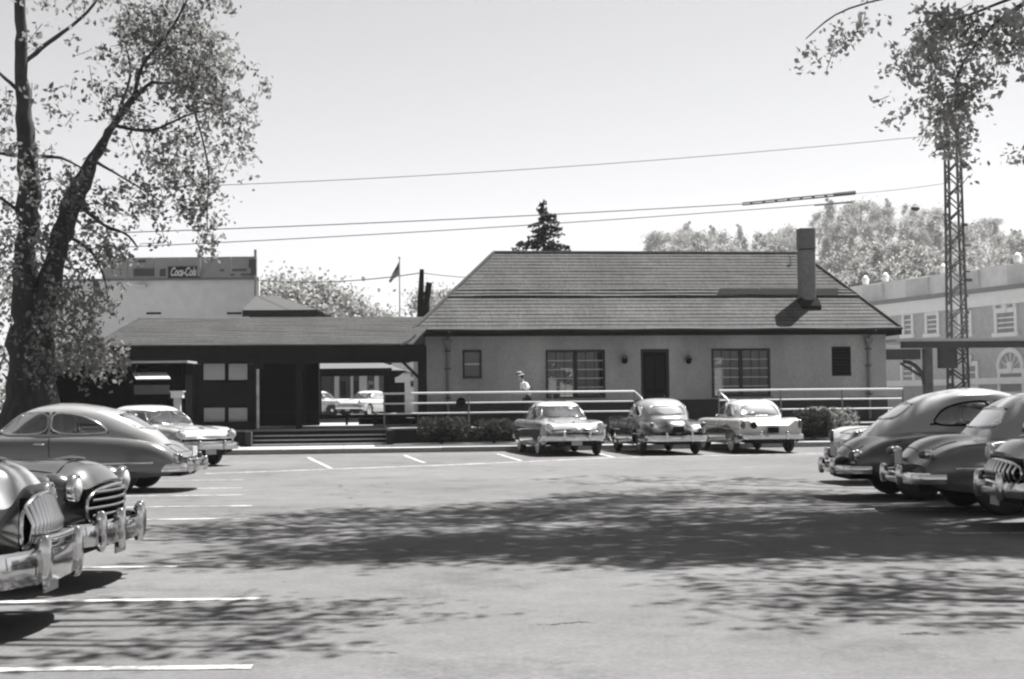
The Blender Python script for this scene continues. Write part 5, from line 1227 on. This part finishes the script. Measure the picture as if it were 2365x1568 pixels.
vis = [(2290, 60, 21, 80, 60, 60), (2180, 70, 21, 70, 60, 50), (2150, 150, 21, 60, 55, 44), (2230, 190, 21, 50, 50, 30), (2190, 235, 21, 40, 40, 34), (2170, 290, 21, 14, 30, 8), (2330, 130, 21, 40, 60, 20), (2090, 110, 21, 40, 30, 14), (2350, 60, 21, 40, 60, 30),
       (1985, 40, 21, 30, 30, 10), (1930, 90, 21, 40, 30, 8), (1865, 110, 21, 25, 25, 6), (2075, 200, 21, 20, 20, 3), (2210, 320, 21, 22, 30, 10), (2355, 350, 21, 12, 30, 6), (2060, 260, 21, 20, 12, 2), (2205, 350, 21, 14, 30, 6), (2195, 270, 21, 22, 30, 14), (2130, 230, 21, 30, 30, 8), (2215, 410, 21, 10, 20, 3), (2140, 60, 21, 40, 60, 22)]
shade_tree('elm_tree', 'large elm reaching in from beyond the right edge, leafy twigs hanging at the top', 12.6, 24.5, bl, M_leafR, .17, 11, 10, 1.0, vis)
bl2 = []
for (px, py, rx, ry, h, n_) in [(1750, 1370, .9, .35, 9.5, 12), (1880, 1350, 1.0, .5, 9.5, 16), (2000, 1380, 1.0, .5, 9.5, 20), (1960, 1420, .8, .35, 9, 14), (2150, 1350, 1.0, .5, 9.5, 14), (2250, 1390, 1.0, .5, 9.5, 16), (2100, 1440, .9, .3, 9, 7), (2330, 1420, 1.0, .3, 9, 7), (1700, 1340, .8, .3, 9.5, 4), (2300, 1330, 1, .4, 10, 10), (2050, 1310, 1, .4, 10, 8)]:
    bl2.append(shadeblob(px, py, rx, ry, h, n_*.8, .8))
shade_tree('maple_tree', 'maple just outside the right edge shading the near corner of the lot', 10.8, 13.0, bl2, M_leafR, .15, 21, 8.5)
bl3 = []
for (px, py, rx, ry, h, n_) in [(200, 1410, .9, .4, 8.5, 9), (420, 1430, .8, .35, 8.5, 11), (640, 1400, .8, .35, 8.5, 16), (700, 1440, .7, .25, 8.5, 12), (560, 1480, .8, .2, 8.5, 7), (300, 1480, .8, .3, 8.5, 8), (200, 1520, .7, .25, 8, 7), (560, 1495, .5, .15, 8, 7), (850, 1430, .6, .25, 8.5, 4), (380, 1390, .6, .2, 8.5, 6)]:
    bl3.append(shadeblob(px, py, rx, ry, h, n_*.8, .7))
shade_tree('maple_tree', 'maple beyond the left edge reaching over the near stalls', -8.6, 13.6, bl3, M_leafL, .15, 31, 8.5)

# conifer behind the roof
Yc = 76; cb = at(1256, 600, Yc); CT = empty('conifer_tree', (cb.x, Yc, .8), 0, 'dark pointed conifer rising behind the station roof', 'tree')
ztop = at(1255, 455, Yc).z-.8; tkc = MB().tube([(0, 0, 0), (0, 0, ztop-.3)], [.2, .04], 8).build('trunk', M_bark, CT, 50)
V_ = []; r4 = np.random.RandomState(8); brm = MB()
k2_ = Yc/3283
for i in range(150):
    t = (i/150)**.85; z = ztop-.15-t*(ztop-2.6); rad = 92*k2_*min(1.9, ((ztop-z)/(ztop-at(0, 578, Yc).z+.8)))**.9*(.55+.55*r4.rand()); a = r4.rand()*2*PI
    n_ = max(5, int(rad*34)); d = np.array([math.cos(a), math.sin(a), 0]); side = np.array([-d[1], d[0], 0])
    brm.tube([(0, 0, z), tuple(d*rad*.6+[0, 0, z-rad*.35]), tuple(d*rad+[0, 0, z-rad*.28])], [.03, .018, .008], 3, False)
    for k in range(n_):
        u = (k+.5)/n_; p = d*rad*u+np.array([0, 0, z-rad*(.62*u-.36*u*u)])+side*r4.normal()*rad*.17*(1-u*.6); p[2] -= abs(r4.normal())*.07; V_.append(p)
brm.build('boughs', M_bark, CT, fix=False)['kind'] = 'stuff'; leaf_obj('crown', leaf_quads(np.array(V_), .26, .42, 9, .1), leaf_mat('needles', .02, .1), CT)

# rounded far trees: three shapes, then copies
def round_tree(name, loc, R, Hh, m, seed, n=2600, size=.5, label=None, group=None):
    T = empty(name, loc, 0, label, 'tree', group); r5 = np.random.RandomState(seed); cs = []
    limb(tb_ := MB(), [Vector((0, 0, 0)), Vector((.05*R, 0, Hh*.35)), Vector((0, .05*R, Hh*.7))], [.07*R, .05*R, .02*R], 7); tb_.build('trunk', M_bark, T, 50, fix=False)
    L = []; spiky = seed in (42, 44)
    for k in range(18):
        v = r5.normal(size=3)*np.array([1, 1, 1.25]); v /= np.linalg.norm(v); c = np.array([v[0]*R*.62, v[1]*R*.62, Hh*.62+v[2]*Hh*.27]); rr = R*r5.uniform(.26, .52)
        
        if spiky: h_ = .12+.86*(k+.5)/18; c = np.array([r5.normal()*.1*R, r5.normal()*.1*R, Hh*h_]); rr = R*(1-h_)*.75+.3
        q = r5.normal(size=(n//16, 3)); q /= np.linalg.norm(q, axis=1)[:, None]; q *= np.abs(r5.normal(size=(n//16, 1)))*.62; L.append(c+q*np.array([rr, rr, rr*.8]))
    leaf_obj('crown', leaf_quads(np.concatenate(L), size, .7, seed), m, T); return T
M_far2 = leaf_mat('leaf_far_hazed', .27, .6)  # distance haze put into the leaf colour by lifting it pale
protos = [round_tree('hill_tree', (0, 0, 0), 7, 15, M_far2, 40+i, 5200, .62, 'haze-pale round-crowned tree on the wooded hillside right of the chimney', 'trees on the wooded hillside') for i in range(5)]
hl = tag(MB().grid([[(x, y, .5+z*min(1, max(0, (x+10)/60))+((x-20)*.02 if x > 30 else 0)) for x in (-10, 35, 140, 260, 700)] for y, z in ((124, .75), (200, 3), (330, 14), (480, 38), (620, 58), (800, 60))]).build('hill', mat('hill_grass', .10, .95, .2, .1), None, 60), kind='structure')
r6 = np.random.RandomState(5); tops = [(1520, 530), (1560, 515), (1600, 510), (1650, 530), (1700, 535), (1745, 528), (1790, 535), (1830, 530), (1900, 500), (1930, 475), (1985, 470), (2040, 468), (2090, 462), (2140, 480), (2180, 520), (2230, 510), (2290, 500), (2340, 520), (2400, 500)]
first = [True]*5; nt_ = 0
for row, (Yb, dyp) in enumerate(((620, 0), (560, 22), (500, 45), (440, 70), (385, 98), (330, 128), (280, 150))):
    for (px, py) in tops:
        px2 = px+r6.uniform(-18, 18)+row*9; Y_ = Yb+r6.uniform(-8, 8); k = r6.randint(5); p = at(px2, py+dyp+r6.uniform(-8, 14), Y_)
        if px2 < 1490+row*6: continue
        s_ = r6.uniform(.8, 1.5); T = protos[k] if first[k] else copy_tree(protos[k]); first[k] = False; nt_ += 1
        T.location = (p.x, Y_, max(1.0, p.z-14*s_)); q_ = r6.uniform(.7, 1.1); T.scale = (s_*q_, s_*q_, s_*r6.uniform(.9, 1.2)); T.rotation_euler.z = r6.uniform(0, 6)
# mid trees behind the left canopy
for (px, py, Y_, s_, lb, al) in [(690, 622, 125, .85, 'hazy broad tree behind the hip-roofed house', 1), (755, 652, 128, .7, 'hazy tree right of the broad one behind the grey roof', 1), (640, 640, 120, .7, 'hazy tree hugging the right corner of the warehouse', 1), (865, 706, 130, .5, 'low dark round tree left of the flagpole', 1), (800, 690, 126, .55, 'low hazy tree between the broad tree and the flagpole', 1), (1010, 655, 130, .6, 'thin pale tree between the ladder-like pole and the station roof', 1), (1045, 690, 128, .5, 'small pale bush-like tree beside the station roof hip', 1)]:
    T = copy_tree(protos[int(px) % 5]); Y_ *= 1.8; s_ *= 1.7; p = at(px, py, Y_); T.location = (p.x, Y_, max(.8, p.z-15*s_)); T.scale = (s_, s_, s_*(max(.6, (p.z-.8)/(15*s_)) if p.z-15*s_ < .8 else 1)); T['label'] = lb; T.name = 'distant_tree'
    if 'group' in T: del T['group']
# shrubs in front of the railing
def shrub(label, px0, px1, pyt, seed, off=4.2, m=M_leafd, dens=1.0):
    a, zt_ = st(px0, pyt, off); b, _ = st(px1, pyt, off); R_x = (b-a)/2; c = O0+UX*((a+b)/2)+UY*off
    T = empty('shrub', (c.x, c.y, .13), TH, label, 'shrub'); r7 = np.random.RandomState(seed); hh = zt_-.13; L = []
    for k in range(9):
        cx = r7.uniform(-.7, .7)*R_x; rr = R_x*r7.uniform(.3, .48); n_ = int(330*dens)
        q = r7.normal(size=(n_, 3)); q /= np.linalg.norm(q, axis=1)[:, None]; q *= (r7.rand(n_)**.3)[:, None]; L.append(np.array([cx, r7.uniform(-.3, .3), hh*.56])+q*np.array([rr, .55, hh*.46]))
    st_ = MB()
    for k in range(10): a_ = r7.uniform(0, 6.28); st_.tube([(0, 0, -.02), (math.cos(a_)*R_x*.4, math.sin(a_)*.25, hh*.6)], [.02, .008], 4)
    st_.build('stems', M_bark, T)['kind'] = 'stuff'; leaf_obj('foliage', leaf_quads(np.concatenate(L), .11, .6, seed), m, T); return T
shrub('dark round shrub at the left below the railing, right of the steps', 955, 1082, 964, 51)
shrub('dark shrub below the railing, directly left of the two-tone car', 1080, 1200, 968, 52)
shrub('dark shrub behind the gap between the two-tone car and the dark sedan', 1385, 1470, 962, 53)
shrub('dense dark rounded shrub right of the cream sedan', 1830, 1925, 946, 54, 3.3, M_leafd, 1.6)
shrub('pale-topped shrub below the railing behind the dense dark shrub', 1850, 1990, 940, 55, 4.6, M_leafL)
# bushes at the foot of the left tree
for i, (px, py, w_, lb) in enumerate([(70, 850, 45, 'pale leafy bush at the foot of the double-trunked tree'), (20, 880, 40, 'pale leafy bush at the left edge behind the fastback roof')]):
    Yb = 33.5; p = at(px, py, Yb); T = empty('bush', (p.x, Yb, 0), 0, lb, 'bush'); kk = Yb/3283; r8 = np.random.RandomState(60+i)
    q = r8.normal(size=(900, 3)); q /= np.linalg.norm(q, axis=1)[:, None]; q *= (r8.rand(900)**.3)[:, None]
    leaf_obj('foliage', leaf_quads(np.array([0, 0, p.z*.55])+q*np.array([w_*kk, .5, p.z*.5]), .14, .6, 61+i), M_leafR, T); MB().tube([(0, 0, 0), (0, 0, p.z*.6)], [.04, .01], 5).build('stem', M_bark, T)

# ------------------------------------------------------------------ haze
hb = MB().box(-420, 420, -12, 900, -1.5, 115).build('haze', bpy.data.materials.new('haze_air')); hb['kind'] = 'stuff'
hm = hb.data.materials[0]; hm.use_nodes = True; hm.node_tree.nodes.clear()
ho = hm.node_tree.nodes.new('ShaderNodeOutputMaterial'); hv = hm.node_tree.nodes.new('ShaderNodeVolumePrincipled'); hv.inputs['Color'].default_value = (.95, .95, .95, 1)
hv.inputs['Density'].default_value = HAZE; hv.inputs['Anisotropy'].default_value = .3; hm.node_tree.links.new(hv.outputs[0], ho.inputs['Volume'])
